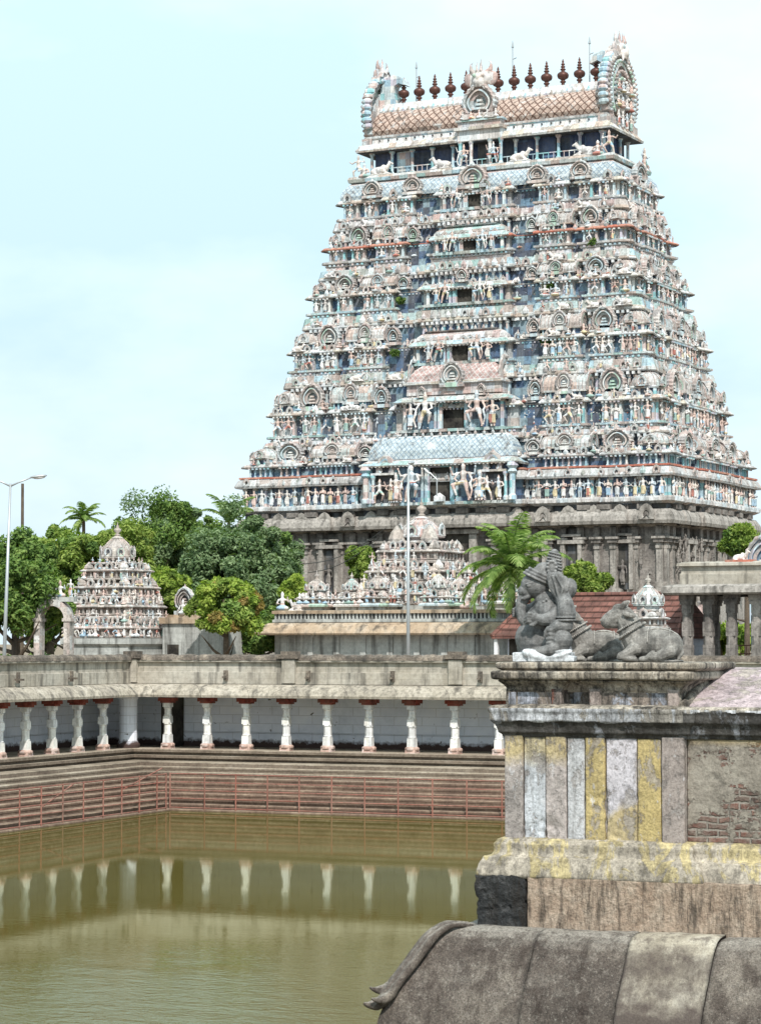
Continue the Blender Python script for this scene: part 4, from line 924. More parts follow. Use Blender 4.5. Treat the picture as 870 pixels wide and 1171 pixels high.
# ---- colonnade round the tank
CN=thing('colonnade','long low colonnade with white pillars and stained parapet running round the tank','colonnade',(X0,Y0,ZF))
def rel(path): return [(p[0]-X0,p[1]-Y0) for p in path]
RP=rel(PATH)
wl=MB(); sweep_open(wl,RP,[(-3.1,0),(-3.1,2.85)],0); wl.build('back_wall','whitewall',CN)
ZP=4.66-ZF
rf=MB(); sweep_open(rf,RP,[(-3.1,2.5),(.10,2.5),(.28,2.38),(.50,2.27),(.60,2.27),(.62,2.37),(.52,2.55),(.34,2.70),(.12,2.81),(-.15,2.84),(-.15,2.88)],[2,2,2,0,0,0,0,0,0,0]); rf.build('eave',['eave','coping','parapet'],CN)
pa=MB(); sweep_open(pa,RP,[(-.12,2.86),(-.12,3.35),(-.2,3.37),(-.2,3.78),(-.05,3.80),(-.04,3.86),(-.9,3.87)],[0]*6); pa.build('parapet','parapet',CN)
cp=MB(); random.seed(5)
def cop(xa,xb,fn):
    n=int(abs(xb-xa)/.16); b=len(cp.v); K=7
    for i in range(n+1):
        t=xa+(xb-xa)*i/n; s=1+noise.noise(Vector((t*2.1,3,1)))*.22+noise.noise(Vector((t*7,1,1)))*.16
        for j in range(K):
            a=PI*j/(K-1); cp.v.append(fn(t,-.28+.26*math.cos(a)*s,3.87+.25*math.sin(a)*s))
    for i in range(n):
        for j in range(K-1): cp.face([b+i*K+j,b+(i+1)*K+j,b+(i+1)*K+j+1,b+i*K+j+1])
cop(-.3,XE-X0,lambda t,o,z:(t,-o,z)); cop(.3,YS-Y0,lambda t,o,z:(o,t,z))
cp.build('coping','coping',CN)
def pillar_mb(h):
    m=MB(); 
    m.box(-.24,.24,-.24,.24,0,.14,1,.02); m.lathe([(.30,.13),(.31,.2),(.25,.26)],0,0,8,1,PI/8)
    m.box(-.17,.17,-.17,.17,.25,.62,0,.01); m.lathe([(.175,.62),(.19,.66),(.165,.70),(.165,1.05),(.2,1.09),(.175,1.13)],0,0,8,0,PI/8)
    m.box(-.165,.165,-.165,.165,1.13,1.42,0,.01); m.lathe([(.165,1.42),(.19,1.46),(.155,1.5),(.155,1.74),(.19,1.78),(.16,1.82)],0,0,8,0,PI/8)
    m.box(-.17,.17,-.17,.17,1.82,h-.20,0,.0)
    return m
hp=2.5
PM=pillar_mb(hp).mesh('pillar',['pillar','pillar_pk'])
cpm=MB(); cpm.box(-.46,.46,-.24,.24,hp-.42,hp-.26,0); cpm.box(-.32,.32,-.26,.26,hp-.50,hp-.42,0); cpm.box(-.25,.25,-.36,.36,hp-.41,hp-.27,0); CPM=cpm.mesh('capital',['capred'])
def pil(x,y):
    p=put('pillar',PM,CN,(x-X0,y-Y0,0),(0,0,random.uniform(-.06,.06)),(1.,1.,1.)); put('capital',CPM,p,sc_=(.85,.85,1))
for px in (193,238,282.5,328,375,422,471,520,570,621,674,728): pil(on_back(px,Y0+.3),Y0+.3)
for px in (119,90,61,31,1,-31,-64): pil(X0-.3,on_left(px,X0-.3))
m=MB(); m.lathe([(.5,0),(.52,.15),(.44,.25),(.40,.35),(.40,2.1),(.46,2.2),(.46,2.5)],-.5,.5,16,0); m.box(.55,.95,1.6,3.0,0,2.4,1)
m.build('corner_pier',['whitewall','t_black'],CN)
for i,px in enumerate((20,81,258,352,448,548,600)):
    y=-.02; 
    if px<150: ly=on_left(px,X0)-Y0; loc=(.15,ly,3.1); rz=PI/2
    else: loc=(on_back(px,Y0)-X0,.0,3.1); rz=0
    m=MB(); m.box(-.05,.05,-.2,.2,0,.08,0); m.box(-.09,.09,.02,.1,-.1,.34,0); m.build('water_spout','coping',CN,loc=loc,rot=(0,0,rz))
for px in (150,330,520):
    x=on_back(px,Y0)-X0; m=MB(); m.box(x-.3,x+.3,-.02,.5,2.9,3.9,0); m.box(x-.5,x+.5,-.1,.55,3.95,4.12,1); m.box(x-.34,x+.34,-.05,.5,4.12,4.26,1); m.build('parapet_pier',['parapet','coping'],CN)
# ---- railings
def railing(label,pts,diag):
    """pts along the lowest step"""
    t=thing('railing',label,'railing',pts[0])
    o=Vector(pts[0])
    pm=MB(); pm.tube([(0,0,-.25),(0,0,1.58)],.032,8); PMh=pm.mesh('post',['rail'])
    for p in pts: put('post',PMh,t,Vector(p)-o)
    a,b=Vector(pts[0])-o,Vector(pts[-1])-o
    for z in (1.54,1.20,.86,.52,.14):
        m=MB(); m.tube([a+Vector((0,0,z)),b+Vector((0,0,z))],.026,6); m.build('rail','rail',t)
    for p,q in diag: m=MB(); m.tube([Vector(p)-o,Vector(q)-o],.028,6); m.build('handrail','rail',t)
RO=3.95
yb=Y0-RO; xl=X0+RO
bp=[(on_back(px,yb),yb,0.) for px in (200,235,270.5,306.5,342.5,379.5,417,455,494,533,573,614,656,700,745)]; bp[0]=(xl,yb,0.)
lp=[(xl,on_left(px,xl),0.) for px in (181,161,141,120,97.5,74,49.5,25,-1,-28,-56)]
a1=Vector((xl-.4,on_left(97,xl),1.5)); a2=Vector((xl-.1,on_left(52,xl),.75)); b1_=Vector((xl-.4,on_left(196,xl),1.75)); b2_=Vector((xl-.1,on_left(146,xl),1.1))
railing('long red pipe railing along the back steps of the tank',bp,[])
railing('red pipe railing with two sloping handrails along the left steps of the tank',[(xl,yb-.35,0.)]+lp,[(a1,a2),(b1_,b2_)])
# ---------------------------------------------------------------- vegetation
def leafcloud(mb,cx,cy,cz,rx,ry,rz,clumps,per,size,m=0,seed=0,low=.25,ms=None):
    rnd=random.Random(seed)
    for c in range(clumps):
        while True:
            u=Vector((rnd.uniform(-1,1),rnd.uniform(-1,1),rnd.uniform(-1,1)))
            if .25<u.length<1: break
        u=u.normalized()*(u.length**.40)
        if u.z<-low-.5*rnd.random(): u.z*=.5
        k=.80+.3*noise.noise(Vector((u.x*2+seed,u.y*2,u.z*2)))
        if rnd.random()<.14: k*=1.16
        q=Vector((cx+u.x*rx*k,cy+u.y*ry*k,cz+u.z*rz*k)); cr=rnd.uniform(.13,.26)*min(rx,rz)+.15
        mm=ms[rnd.randrange(len(ms))] if ms else m
        for i in range(per):
            d=Vector((rnd.gauss(0,1),rnd.gauss(0,1),rnd.gauss(0,.8))).normalized()*cr*(rnd.random()**.4)
            p=q+d; s=size*rnd.uniform(.6,1.3)
            n=(d.normalized()*.7+Vector((rnd.gauss(0,.6),rnd.gauss(0,.6),.5+rnd.gauss(0,.5)))).normalized()
            a=n.orthogonal().normalized(); a=Matrix.Rotation(rnd.random()*6.28,3,n)@a; b=n.cross(a)
            k0=len(mb.v); mb.v+=[tuple(p-a*s),tuple(p+b*s*.42-n*s*.1),tuple(p+a*s),tuple(p-b*s*.42-n*s*.1)]; mb.face([k0,k0+1,k0+2,k0+3],mm)
def tree(name,label,px,yt,yb_,hw,d,mat,seed,group=None,dens=1.,cat='tree',size=.15,extra=None,dep=.8,g0=3.,lob=7):
    top=at(px,yt,d); bot=at(px,yb_,d); rx=hw/F*d; rz=(top.z-bot.z)/2; cz=(top.z+bot.z)/2
    base=Vector((top.x,top.y,g0)); t=thing(name,label,cat,base,0,group); rnd=random.Random(seed)
    mats=[mat]+(extra or []); mb=MB(); cz-=g0
    vol=rx*rz; n=int(38*dens*(vol/9)**.75)+14
    leafcloud(mb,0,0,cz,rx*.86,rx*dep,rz*.88,n,430,size,seed=seed,ms=[0,0,0]+list(range(len(mats))))
    # lobes that roughen the outline
    for k in range(lob):
        a=rnd.uniform(0,6.28); e=rnd.uniform(-.3,1.1); lx,ly,lz=rx*.72*math.cos(a)*math.cos(e),rx*.5*math.sin(a)*math.cos(e),cz+rz*.72*math.sin(e)
        leafcloud(mb,lx,ly,lz,rx*.32,rx*.32,rz*.3,int(8*dens)+4,360,size,seed=seed+k+1,ms=[0,0]+list(range(len(mats))))
    mb.build('crown',mats,t)
    tr=MB(); h=cz; r0=.05*rx+.1
    tr.tube([(0,0,-.1),(.1*rx*.3,0,h*.4),(0,.1,h*.8),(-.1,0,h+rz*.3)],[r0*1.4,r0,r0*.7,r0*.25],8)
    for k in range(7):
        a=k*2.4+seed; e=rnd.uniform(.2,.8); z0=h*rnd.uniform(.45,.85)
        tr.tube([(0,0,z0),(rx*.35*math.cos(a),rx*.3*math.sin(a),z0+rz*.3*e),(rx*.72*math.cos(a),rx*.6*math.sin(a),z0+rz*.8*e)],[r0*.5,r0*.35,r0*.08],6)
    tr.build('trunk','bark',t); return t
G='trees behind the tank wall'
ug=MB(); rr_=random.Random(4)
for i in range(60):
    px=-40+i*13.5
    if 300<px<560: continue
    c=at(px,740,rr_.uniform(132,146)); leafcloud(ug,c.x,c.y,rr_.uniform(3.6,5.6),1.6,1.5,1.7,9,130,.22,seed=i,ms=[0,0,1])
ug.build('undergrowth',['leaf_dk','leaf_bl'],label='dark undergrowth of bushes massed behind the tank wall',category='undergrowth',kind='stuff')
tree('broad_leaf_tree','pale green tree closing the gap between the yellow-green tree and the tallest tree',138,578,750,54,158,'leaf_lt',31,G,1.2,extra=['leaf_dk'])
tree('broad_leaf_tree','mid green tree behind the low arch, under the brown pole',58,592,750,54,150,'leaf_lt',32,G,1.2,extra=['leaf_dk'])
tree('broad_leaf_tree','dark tree with flat top whose crown touches the lowest tower storey',318,604,752,38,158,'leaf_bl',33,G,1.1,extra=['leaf_dk'])
tree('broad_leaf_tree','dark green tree at the far left behind the tall double street lamp',18,597,760,70,122,'leaf_dk',1,G,1.2)
tree('broad_leaf_tree','yellow-green tree rising just left of the pale pyramid shrine, under the distant palm',92,588,750,60,140,'leaf_lt',2,G,1.1,extra=['leaf_dk'])
tree('broad_leaf_tree','tallest dark tree with uneven top, behind and right of the pale pyramid shrine',180,557,745,72,165,'leaf_dk',3,G,1.2,extra=['leaf_bl'])
tree('broad_leaf_tree','big blue-green tree covering the left foot of the gate tower',275,572,755,76,150,'leaf_bl',4,G,1.4)
tree('broad_leaf_tree','dark tree filling the gap left of the blue-green tree',228,572,750,56,172,'leaf_dk',5,G,1.)
tree('broad_leaf_tree','light green bush growing against the right flank of the pale pyramid shrine',190,640,745,34,136,'leaf_yg',6,G,.9,extra=['leaf_lt'])
tree('mango_tree','low tree with orange new leaves behind the tank wall',258,652,748,44,126,'leaf_yg',7,G,.85,extra=['leaf_or','leaf_lt','leaf_lt','leaf_dk'])
tree('broad_leaf_tree','dark tree closing the background behind the low arch at the left',45,640,760,45,150,'leaf_dk',8,G,1.)
tree('broad_leaf_tree','shadowy undergrowth tree just left of the long grey temple hall',300,690,765,32,131,'leaf_dk',9,G,.9)
tree('broad_leaf_tree','dark low tree behind the yellow niche building',215,690,760,40,142,'leaf_dk',19,G,1.)
tree('shrub','bright green shrub sprouting left of the small roof shrines, below the blue-green tree',338,656,700,16,136,'leaf_yg',10,None,.8,'shrub',.17)
tree('small_tree','small round tree standing against the stone base of the tower',411,622,672,17,140,'leaf_lt',11,None,.9,'tree',.16,['leaf_dk'])
tree('shrub','light green bush behind the elephant-headed idol and the bull',671,640,700,27,122,'leaf_lt',12,None,.9,'shrub',.15,['leaf_yg'])
tree('small_tree','feathery bush over the right end of the tower stone base',852,597,648,26,128,'leaf_lt',13,None,.8,'tree',.2,['leaf_dk'])
tree('hedge','bright green hedge seen between the pillars of the right pavilion',822,706,760,60,134,'leaf_yg',14,None,.8,'hedge',.24)
for px,py in ((427,335),(425,398),(638,330),(640,395),(690,282)):
    mb=MB(); leafcloud(mb,0,0,0,.45,.2,.2,9,50,.12,seed=px); d=TD-TI[2]['b']*.8
    # weeds rooted in the tower masonry belong to the tower
    p=T.matrix_basis.inverted()@at(px,py,d-1.5); ztab=p.z; k=min(range(6),key=lambda i:abs(Zt[i][2]-ztab)); mb.build('weed_tuft','leaf_dk',T,loc=(p.x,-(TI[k]['b']+.25),ztab))
def frond(mb,base,az,el,L,droop,rnd,wd=.62,m=0):
    pts=[];p=Vector(base); e=el; n=16
    h=Vector((math.cos(az),math.sin(az),0))
    for i in range(n+1):
        pts.append(p.copy()); d=h*math.cos(e)+Vector((0,0,math.sin(e))); p=p+d*(L/n); e-=droop/n*(.4+1.4*i/n)
    mb.tube(pts,[.05*(1-i/(n+1))+.008 for i in range(n+1)],5,m)
    for i in range(1,n*3):
        f=i/3; j=int(f); q=pts[j].lerp(pts[min(j+1,n)],f-j); t=(pts[min(j+1,n)]-pts[j]).normalized()
        sd=t.cross(Vector((0,0,1))).normalized(); u=sd.cross(t)
        ln=wd*L*.34*math.sin(PI*min(1,(f/n)*.86+.12))**.7
        for s in (-1,1):
            dr=(sd*s*.8+t*.62+u*.22+Vector((0,0,-.28-rnd.random()*.35))).normalized(); tip=q+dr*ln*rnd.uniform(.85,1.1)+Vector((0,0,-ln*.18)); mid=q.lerp(tip,.5)+Vector((0,0,ln*.06))
            w=t*.045; k=len(mb.v); mb.v+=[tuple(q-w*.6),tuple(q+w*.6),tuple(mid+w),tuple(tip),tuple(mid-w)]; mb.face([k,k+1,k+2,k+3,k+4],m)
def palm(label,px,pyc,d,L,n,seed,th=.16,cat='palm',els=None):
    c=at(px,pyc,d); rnd=random.Random(seed); t=thing('palm_tree',label,cat,(c.x,c.y,3.)); h=c.z-3
    tr=MB(); tr.tube([(0,0,-.1),(.1,0,h*.5),(0,0,h)],[th*1.3,th,th*.8],8); tr.build('trunk','bark',t)
    for i in range(n):
        m=MB(); az=i*2.399+seed; el=(els or (1.35,-.1))[0]-((els or (1.35,-.1))[0]-(els or (1.35,-.1))[1])*i/n
        frond(m,(0,0,h),az,el,L*rnd.uniform(.85,1.1),1.3+rnd.random()*.5,rnd); m.build('frond','palm_lf',t)
palm('young coconut palm with long arching fronds in front of the tower base',585,648,121,3.4,28,3,els=(1.5,-.5))
palm('small distant palm poking above the trees left of the pale pyramid shrine',96,594,190,2.2,14,5)
palm('palm whose bare fronds rise beside the left foot of the gate tower',262,598,160,2.6,9,8,els=(1.45,.7))
# ---------------------------------------------------------------- lesser shrines
def vimana(root,x,y,z,prof,zdome,figs_,seed,dome='v_dome',wm='v_wht',rz=0,sub=True,fin_=True,oct_=True):
    """stepped shrine tower: prof=[(halfwidth,z)...] tiers; zdome=(z0,z1,r)"""
    rnd=random.Random(seed); V=[wm,'v_wht','t_dark','arch_rim','arch_in',dome,'t_red']
    nf=0
    for k in range(len(prof)-1):
        a,z0=prof[k]; a1,z1=prof[k+1]; H=z1-z0; mb=MB()
        hw=z0+H*.42; 
        q=[(-a,-a),(a,-a),(a,a),(-a,a)]; mb.sweep(q,[(.02,z0),(.06,z0+H*.05),(0,z0+H*.07),(-.12,z0+H*.08),(-.12,hw),(.1,hw-.03),(.14,hw+.03),(.02,hw+H*.12),(-.15,hw+H*.13),(a1-a-.05,z0+H*.72),(a1-a-.05,z0+H*.86),(a1-a+.1,z0+H*.87),(a1-a+.12,z0+H*.94),(a1-a,z1)],[0,0,0,0,6,0,0,0,0,2,0,0,0],True)
        n=max(3,int(a*2/.34))
        for i in range(n):
            t=-a+.1+(2*a-.2)*i/(n-1)
            mb.box(t-.055,t+.055,-a-.0,-a+.15,z0+H*.06,hw,1); mb.box(a-.15,a+.0,t-.055,t+.055,z0+H*.06,hw,1)
        o=mb.build('storey',V,root,loc=(x,y,z),rot=(0,0,rz))
        # small domes and arches on the ledge
        hs=H*.5
        ar=MB()
        for i in range(max(3,int(a*2/.55))):
            n2=max(3,int(a*2/.55)); t=-a+.25+(2*a-.5)*i/(n2-1)
            for side in (0,1):
                b=MB(); 
                if i in (0,n2-1): b.lathe([(.2,0),(.27,hs*.2),(.24,hs*.5),(.12,hs*.75),(.03,hs)],0,.1,8,0)
                else: arch(b,.46,hs*rnd.uniform(.8,1.1),.14,12,lo=True,mi=(0,1,2))
                ar.add(b,Matrix.Translation((t,-a+.1,hw+H*.1) if side==0 else (a-.1,t,hw+H*.1))@Matrix.Rotation(side*PI/2,4,'Z'))
        ar.build('ledge_ornament',['v_wht','t_pil','t_dark'],root,loc=(x,y,z),rot=(0,0,rz))
        if figs_:
            n3=max(2,int(a*2/.42))
            for i in range(n3):
                t=-a+.2+(2*a-.4)*(i+rnd.uniform(-.2,.2))/(n3-1) if n3>1 else 0
                for side in (0,1):
                    if rnd.random()<.25 : continue
                    row=rnd.random()<.5; zz=z+(hw+H*.12 if row else z0+H*.05); of=a+.02 if not row else a-.0
                    l=Vector((t,-of,0)) if side==0 else Vector((of,t,0)); l=Matrix.Rotation(rz,3,'Z')@l
                    kk=rnd.choice((0,1,2,5,6,6)); s=hs*rnd.uniform(.8,1.15)*(1.25 if kk==6 else 1)
                    put('statue',FIG[kk],root,(x+l.x,y+l.y,zz),(0,0,rz+side*PI/2+rnd.uniform(-.4,.4)),s)
    z0,z1,r=zdome; H=z1-z0; mb=MB()
    nn=8 if oct_ else 16
    mb.lathe([(r*.8,z0-.02),(r*.8,z0+H*.15),(r*1.08,z0+H*.17),(r*1.1,z0+H*.24),(r*1.0,z0+H*.3),(r*.97,z0+H*.42),(r*.82,z0+H*.57),(r*.60,z0+H*.72),(r*.36,z0+H*.85),(r*.40,z0+H*.88),(r*.16,z0+H*.97),(r*.05,z1)],0,0,16,5,PI/16)
    for q in range(8):
        a=MB(); arch(a,r*.62,H*.36,.08,12,lo=True,mi=(3,4,2)); mb.add(a,Matrix.Rotation(q*PI/4,4,'Z')@Matrix.Translation((0,-r*1.0,z0+H*.24)))
    for i in range(16): 
        a=2*PI*(i+.5)/16; mb.tube([(rr*r*math.cos(a),rr*r*math.sin(a),z0+H*zz) for rr,zz in ((.99,.42),(.84,.57),(.62,.72),(.38,.85))],.03,4,0)
    dm=mb.build('dome',V,root,loc=(x,y,z),rot=(0,0,rz))
    if fin_:
        f=MB(); s=r*.55; f.lathe([(.3*s,0),(.34*s,.1*s),(.15*s,.25*s),(.42*s,.55*s),(.42*s,.7*s),(.12*s,.95*s),(.2*s,1.05*s),(.06*s,1.2*s),(.02*s,1.55*s)],0,0,10); f.build('finial','v_dome',root,True,loc=(x,y,z+z1-.03),rot=(0,0,rz))
RT=R(-4)
def Z(py,d): return EYE+zrel(py,d)
d=128; c=at(134,740,d+2); V1=thing('pyramid_shrine','pale pink stepped pyramid shrine with round dome, before the trees at left','shrine',(c.x,c.y,3.),RT)
m=MB(); m.sweep([(-1.95,-1.95),(1.95,-1.95),(1.95,1.95),(-1.95,1.95)],[(.25,0),(.25,.5),(.05,.6),(.05,Z(733,d)-3.3),(.2,Z(732,d)-3.2),(.2,Z(730,d)-3)],[0]*5,True); m.build('plinth','bldg',V1)
vimana(V1,0,0,0,[(1.98,Z(730,d)-3),(1.80,Z(704,d)-3),(1.56,Z(681,d)-3),(1.30,Z(660,d)-3),(1.04,Z(642,d)-3)],(Z(643,d)-3,Z(610,d)-3,.86),1,0,'v_dome')
rnd=random.Random(3)
for k,(a,py,s) in enumerate(((2.0,729,.85),(1.9,712,.72),(1.65,690,.8),(1.55,678,.55),(1.3,662,.65),(1.0,646,.5))):
    n=7-k//2
    for side in (0,1):
        for i in range(n):
            t=-a+.15+(2*a-.3)*i/(n-1)+rnd.uniform(-.1,.1); kk=rnd.choice((0,1,2,5,6)); l=(t,-a-.03,Z(py,d)-3) if side==0 else (a+.03,t,Z(py,d)-3)
            put('statue',FIG[kk],V1,l,(0,0,side*PI/2+rnd.uniform(-.4,.4)),s*(1.2 if kk==6 else .9))
# central temple hall
d=125; pL=at(303,745,d+4.5); pR=at(568,745,d-2.5)
W=(Vector((pR.x-pL.x,pR.y-pL.y)).length)/2; 
Hc=thing('temple_hall','long flat-roofed grey temple hall with ochre eave and a crowded stucco tower on its roof','temple',(pL.x,pL.y,3.),RT)
L2=2*W-1.1; z=lambda py:Z(py,d)-3
q=[(.6,0),(L2+.5,0),(L2+.5,9),(.6,9)]
m=MB(); m.sweep(q,[(.1,0),(.1,.8),(0,.9),(0,z(724))],[0]*3); m.build('wall','bldg',Hc)
for x in [1.2+i*1.55 for i in range(8)]:
    m=MB(); m.box(x-.16,x+.16,-.09,.03,.9,z(725),0); m.box(x-.24,x+.24,-.13,.03,z(728),z(725.5),0); m.build('pilaster','bldg',Hc)
m=MB(); m.sweep(q,[(-.2,z(724)),(.45,z(725)),(.75,z(726)),(.8,z(724)),(.55,z(716)),(.25,z(712)),(0,z(711.5)),(0,z(711))],[0]*7,True); m.build('eave','ylw_eave',Hc)
m=MB(); m.sweep(q,[(.1,z(711)),(.1,z(708)),(0,z(707.5))],[0]*2,True); m.box(.65,L2+.45,.05,8.9,z(708),z(701),1); 
m.sweep(q,[(-.1,z(701)),(.12,z(701)),(.12,z(697.5)),(-.1,z(697))],[2]*3,True)
for i in range(int(L2/.22)): x=.6+i*.22; m.box(x,x+.1,-.03,.1,z(707.5),z(701),0)
for i in range(40): y=i*.22; m.box(L2+.4,L2+.53,y,y+.1,z(707.5),z(701),0)
m.build('parapet',['bldg','t_dark','ylw_eave'],Hc)
def onroof(px): # local x on the front edge for a photo column
    t=(px-435)/F; u=Vector((math.cos(RT),math.sin(RT))); p=Vector((pL.x,pL.y)); A=CS+t*SN; Bq=SN-t*CS
    return -(p.x*A+p.y*Bq)/(u.x*A+u.y*Bq)
zr_=z(697)
def lit(px,yt,hw,yb_,back,seed,dome,base=True,wm='v_wht'):
    x=onroof(px)-back*.4; a=hw/F*d*.78; k=(d+back*.9)/d
    zt,zb=(Z(yt,d+back)-3),(Z(yb_,d+back)-3)
    m=MB(); m.box(x-a*.92,x+a*.92,back-a*.92,back+a*.92,zr_-.1,zb-.12,0); m.sweep([(x-a,back-a),(x+a,back-a),(x+a,back+a),(x-a,back+a)],[(-.1,zb-.15),(.12,zb-.15),(.15,zb-.06),(0,zb+.02)],[1]*3,True); m.build('roof_shrine_base',['bldg','arch_in'],Hc)
    vimana(Hc,x,back,0,[(a*.95,zb),(a*.62,zb+(zt-zb)*.45)],(zb+(zt-zb)*.42,zt,a*.72),0,seed,dome,wm)
    rr=random.Random(seed)
    for sd in (0,1):
        for i in range(4):
            t=-a+2*a*(i+.5)/4; put('statue',FIG[rr.choice((0,1,6,6,2))],Hc,(x+t,back-a,zb) if sd==0 else (x+a,back+t,zb),(0,0,sd*PI/2+rr.uniform(-.5,.5)),rr.uniform(.6,.85))
lit(358,660,23,690,1.6,11,'dome_paint'); lit(397,660,18,690,2.2,12,'t_mint'); lit(430,657,24,690,1.0,13,'v_dome'); lit(500,656,19,690,1.0,14,'t_cream'); lit(522,660,18,690,2.0,15,'dome_paint'); lit(575,662,18,688,3.4,16,'v_dome')
d2=d+4; x=onroof(473)-1.8
zz=lambda py:Z(py,d2)-3
m=MB(); m.box(x-2.6,x+2.6,2.0,7.2,zr_-.1,zz(692),0); m.build('roof_tower_base','bldg',Hc)
vimana(Hc,x,4.6,0,[(2.6,zz(692)),(2.15,zz(665)),(1.7,zz(641)),(1.3,zz(618))],(zz(619),zz(588),1.15),0,21,'t_pink')
rnd=random.Random(9)
for k,(a,py,s) in enumerate(((2.65,690,.95),(2.5,675,.9),(2.2,663,1.0),(2.0,648,.85),(1.75,638,1.0),(1.55,624,.95),(1.25,616,.7))):
    n=8-k//2 if k<5 else 5
    for side in (0,1):
        for i in range(n):
            t=-a+(2*a)*(i+.5)/n+rnd.uniform(-.1,.1); kk=rnd.choice((1,2,5,6,2,3)); of=a+rnd.uniform(-.05,.25)
            if len([o for o in Hc.children if o.name.startswith('statue')])<99: put('statue',FIG[kk],Hc,(x+t,4.6-of,zz(py)) if side==0 else (x+of,4.6+t,zz(py)),(0,0,side*PI/2+rnd.uniform(-.5,.5)),s*(1.15 if kk==6 else .9))
m=MB(); 
for sx in (-1,1):
    m.lathe([(.45,zz(620)),(.5,zz(616)),(.35,zz(608)),(.05,zz(600))],x+sx*.95,3.6,8,0)
m.build('corner_dome','v_dome',Hc)
put('roof_statue',FIG[6],Hc,(onroof(314)+.2,.5,zr_),(0,0,.3),1.35); put('roof_statue',FIG[7],Hc,(onroof(328)+.2,.8,zr_),(0,0,0),.8); put('roof_statue',FIG[6],Hc,(onroof(530),.3,zr_),(0,0,0),1.45)
m=MB(); m.tube([(onroof(332),.2,zr_+.1),(onroof(338)+.2,.3,zr_-.2)],.14,8); m.lathe([(.2,0),(.2,.2)],onroof(330),.2,8); m.build('loudspeaker','t_white',Hc,loc=(0,0,0)) if 0 else None
# wires from the hall towards the tower
for i,(pa_,pb_) in enumerate((((441,604),(345,645)),((441,608),(352,655)))):
    A=at(pa_[0],pa_[1],129); B=at(pb_[0],pb_[1],150); m=MB(); pts=[A.lerp(B,k/10)-Vector((0,0,.5*math.sin(PI*k/10))) for k in range(11)]; m.tube(pts,.022,4)
    m.build('cable','cable',label='thin black cable slung left from the dome of the hall tower, '+('upper of two' if i==0 else 'lower of two'),category='cable')
# white shrine in front of the tiled roof
d3=106; c=at(741,750,d3); V2=thing('small_domed_shrine','small white and green domed shrine rising behind the reclining bull','shrine',(c.x,c.y,3.),RT); z3=lambda py:Z(py,d3)-3
m=MB(); m.box(-.8,.8,-.8,.8,0,z3(738)); m.build('plinth','bldg',V2)
vimana(V2,0,0,0,[(.72,z3(738)),(.62,z3(716)),(.45,z3(697))],(z3(698),z3(668),.62),1,31,'t_mint','v_wht')
# red tiled roof house
d4=118; A=at(562,728,d4+1); B=at(775,728,d4-4)
u=(B-A); u.z=0; Lh=u.length; HS=thing('tiled_house','low house with a hipped red clay tile roof behind the stone idols','house',(A.x,A.y,3.),math.atan2(u.y,u.x)); zz4=lambda py:Z(py,d4)-3
m=MB(); e,rg=zz4(727.5),zz4(680.5); v=[(0,0,e),(Lh,0,e),(Lh,5,e),(0,5,e),(1.0,2.5,rg),(Lh-.6,2.5,rg)]; m.v=v+[(p[0],p[1],p[2]-.12) for p in v[:4]]
for f in ((0,1,5,4),(1,2,5),(2,3,4,5),(3,0,4)): m.face(list(f))
for f in ((0,6,7,1),(1,7,8,2),(2,8,9,3),(3,9,6,0),(6,9,8,7)): m.face(list(f))
for i in range(7): # stepped tile courses
    f=i/7; y=2.5*f-.02; zc=e+(rg-e)*f+.035; m.box(.02+1.0*f,Lh-.6*f,y,y+.05,zc-.03,zc+.03)
m.build('roof','rtile',HS)
m=MB(); m.tube([(0,0,e),(1.0,2.5,rg+.05),(Lh-.6,2.5,rg+.05),(Lh,0,e)],.12,6); m.build('ridge_tiles','rtile',HS)
m=MB(); m.box(.4,Lh-.4,.9,4.6,0,e-.05,0); m.build('wall','whitewall',HS)
m=MB(); m.box(.5,1.7,.84,.92,.6,e-.15,0); m.box(2.6,3.6,.84,.92,.6,e-.15,0); m.build('opening','t_black',HS)
for x in (.15,1.9,3.9,5.9,7.9): m=MB(); m.box(x-.09,x+.09,.12,.3,0,e,0); m.build('post','pillar',HS)
# arch and small niche building at left
d5=121; c=at(62,750,d5); AR=thing('garden_arch','pale plaster arch topped with small white statues beside the pyramid shrine','arch',(c.x,c.y,3.),RT+.25); z5=lambda py:Z(py,d5)-3
m=MB(); zc=z5(708); r0,r1=.62,.92; n=20; b=len(m.v)
for i in range(n+1):
    a=PI*i/n
    for rr in (r0,r1):
        for y in (-.35,.35): m.v.append((rr*math.cos(a),y,zc+rr*1.05*math.sin(a)))
for i in range(n):
    k=b+i*4
    for f in ((0,1,5,4),(2,6,7,3),(0,4,6,2),(1,3,7,5)): m.face([k+j for j in f])
m.build('arch_ring','v_wht',AR)
for s in (-1,1): m=MB(); m.box(s*.77-.15,s*.77+.15,-.35,.35,0,zc,0); m.box(s*.77-.22,s*.77+.22,-.4,.4,zc-.12,zc+.04,0); m.build('pier','v_wht',AR)
m=MB(); m.box(-.55,1.1,-.25,.25,zc+r1*.93,zc+r1*1.05+.12); m.build('crest','bldg',AR)
for x,k,s in ((-.3,6,1.0),(.3,6,1.15),(.85,1,.9)): put('statue',FIG[k],AR,(x,0,zc+r1*1.05+.1),(0,0,0),s)
d6=129; c=at(214,745,d6); NB=thing('niche_building','small yellow-corniced building with a seated rooftop statue, right of the pyramid shrine','building',(c.x,c.y,3.),RT); z6=lambda py:Z(py,d6)-3
m=MB(); m.box(-1.5,1.7,0,3,0,z6(713)); m.build('wall','bldg',NB); m=MB(); m.box(-1.65,1.85,-.15,3,z6(713),z6(706),0); m.box(-1.3,1.5,.1,3,z6(706),z6(703),0); m.build('cornice','ylw_eave',NB)
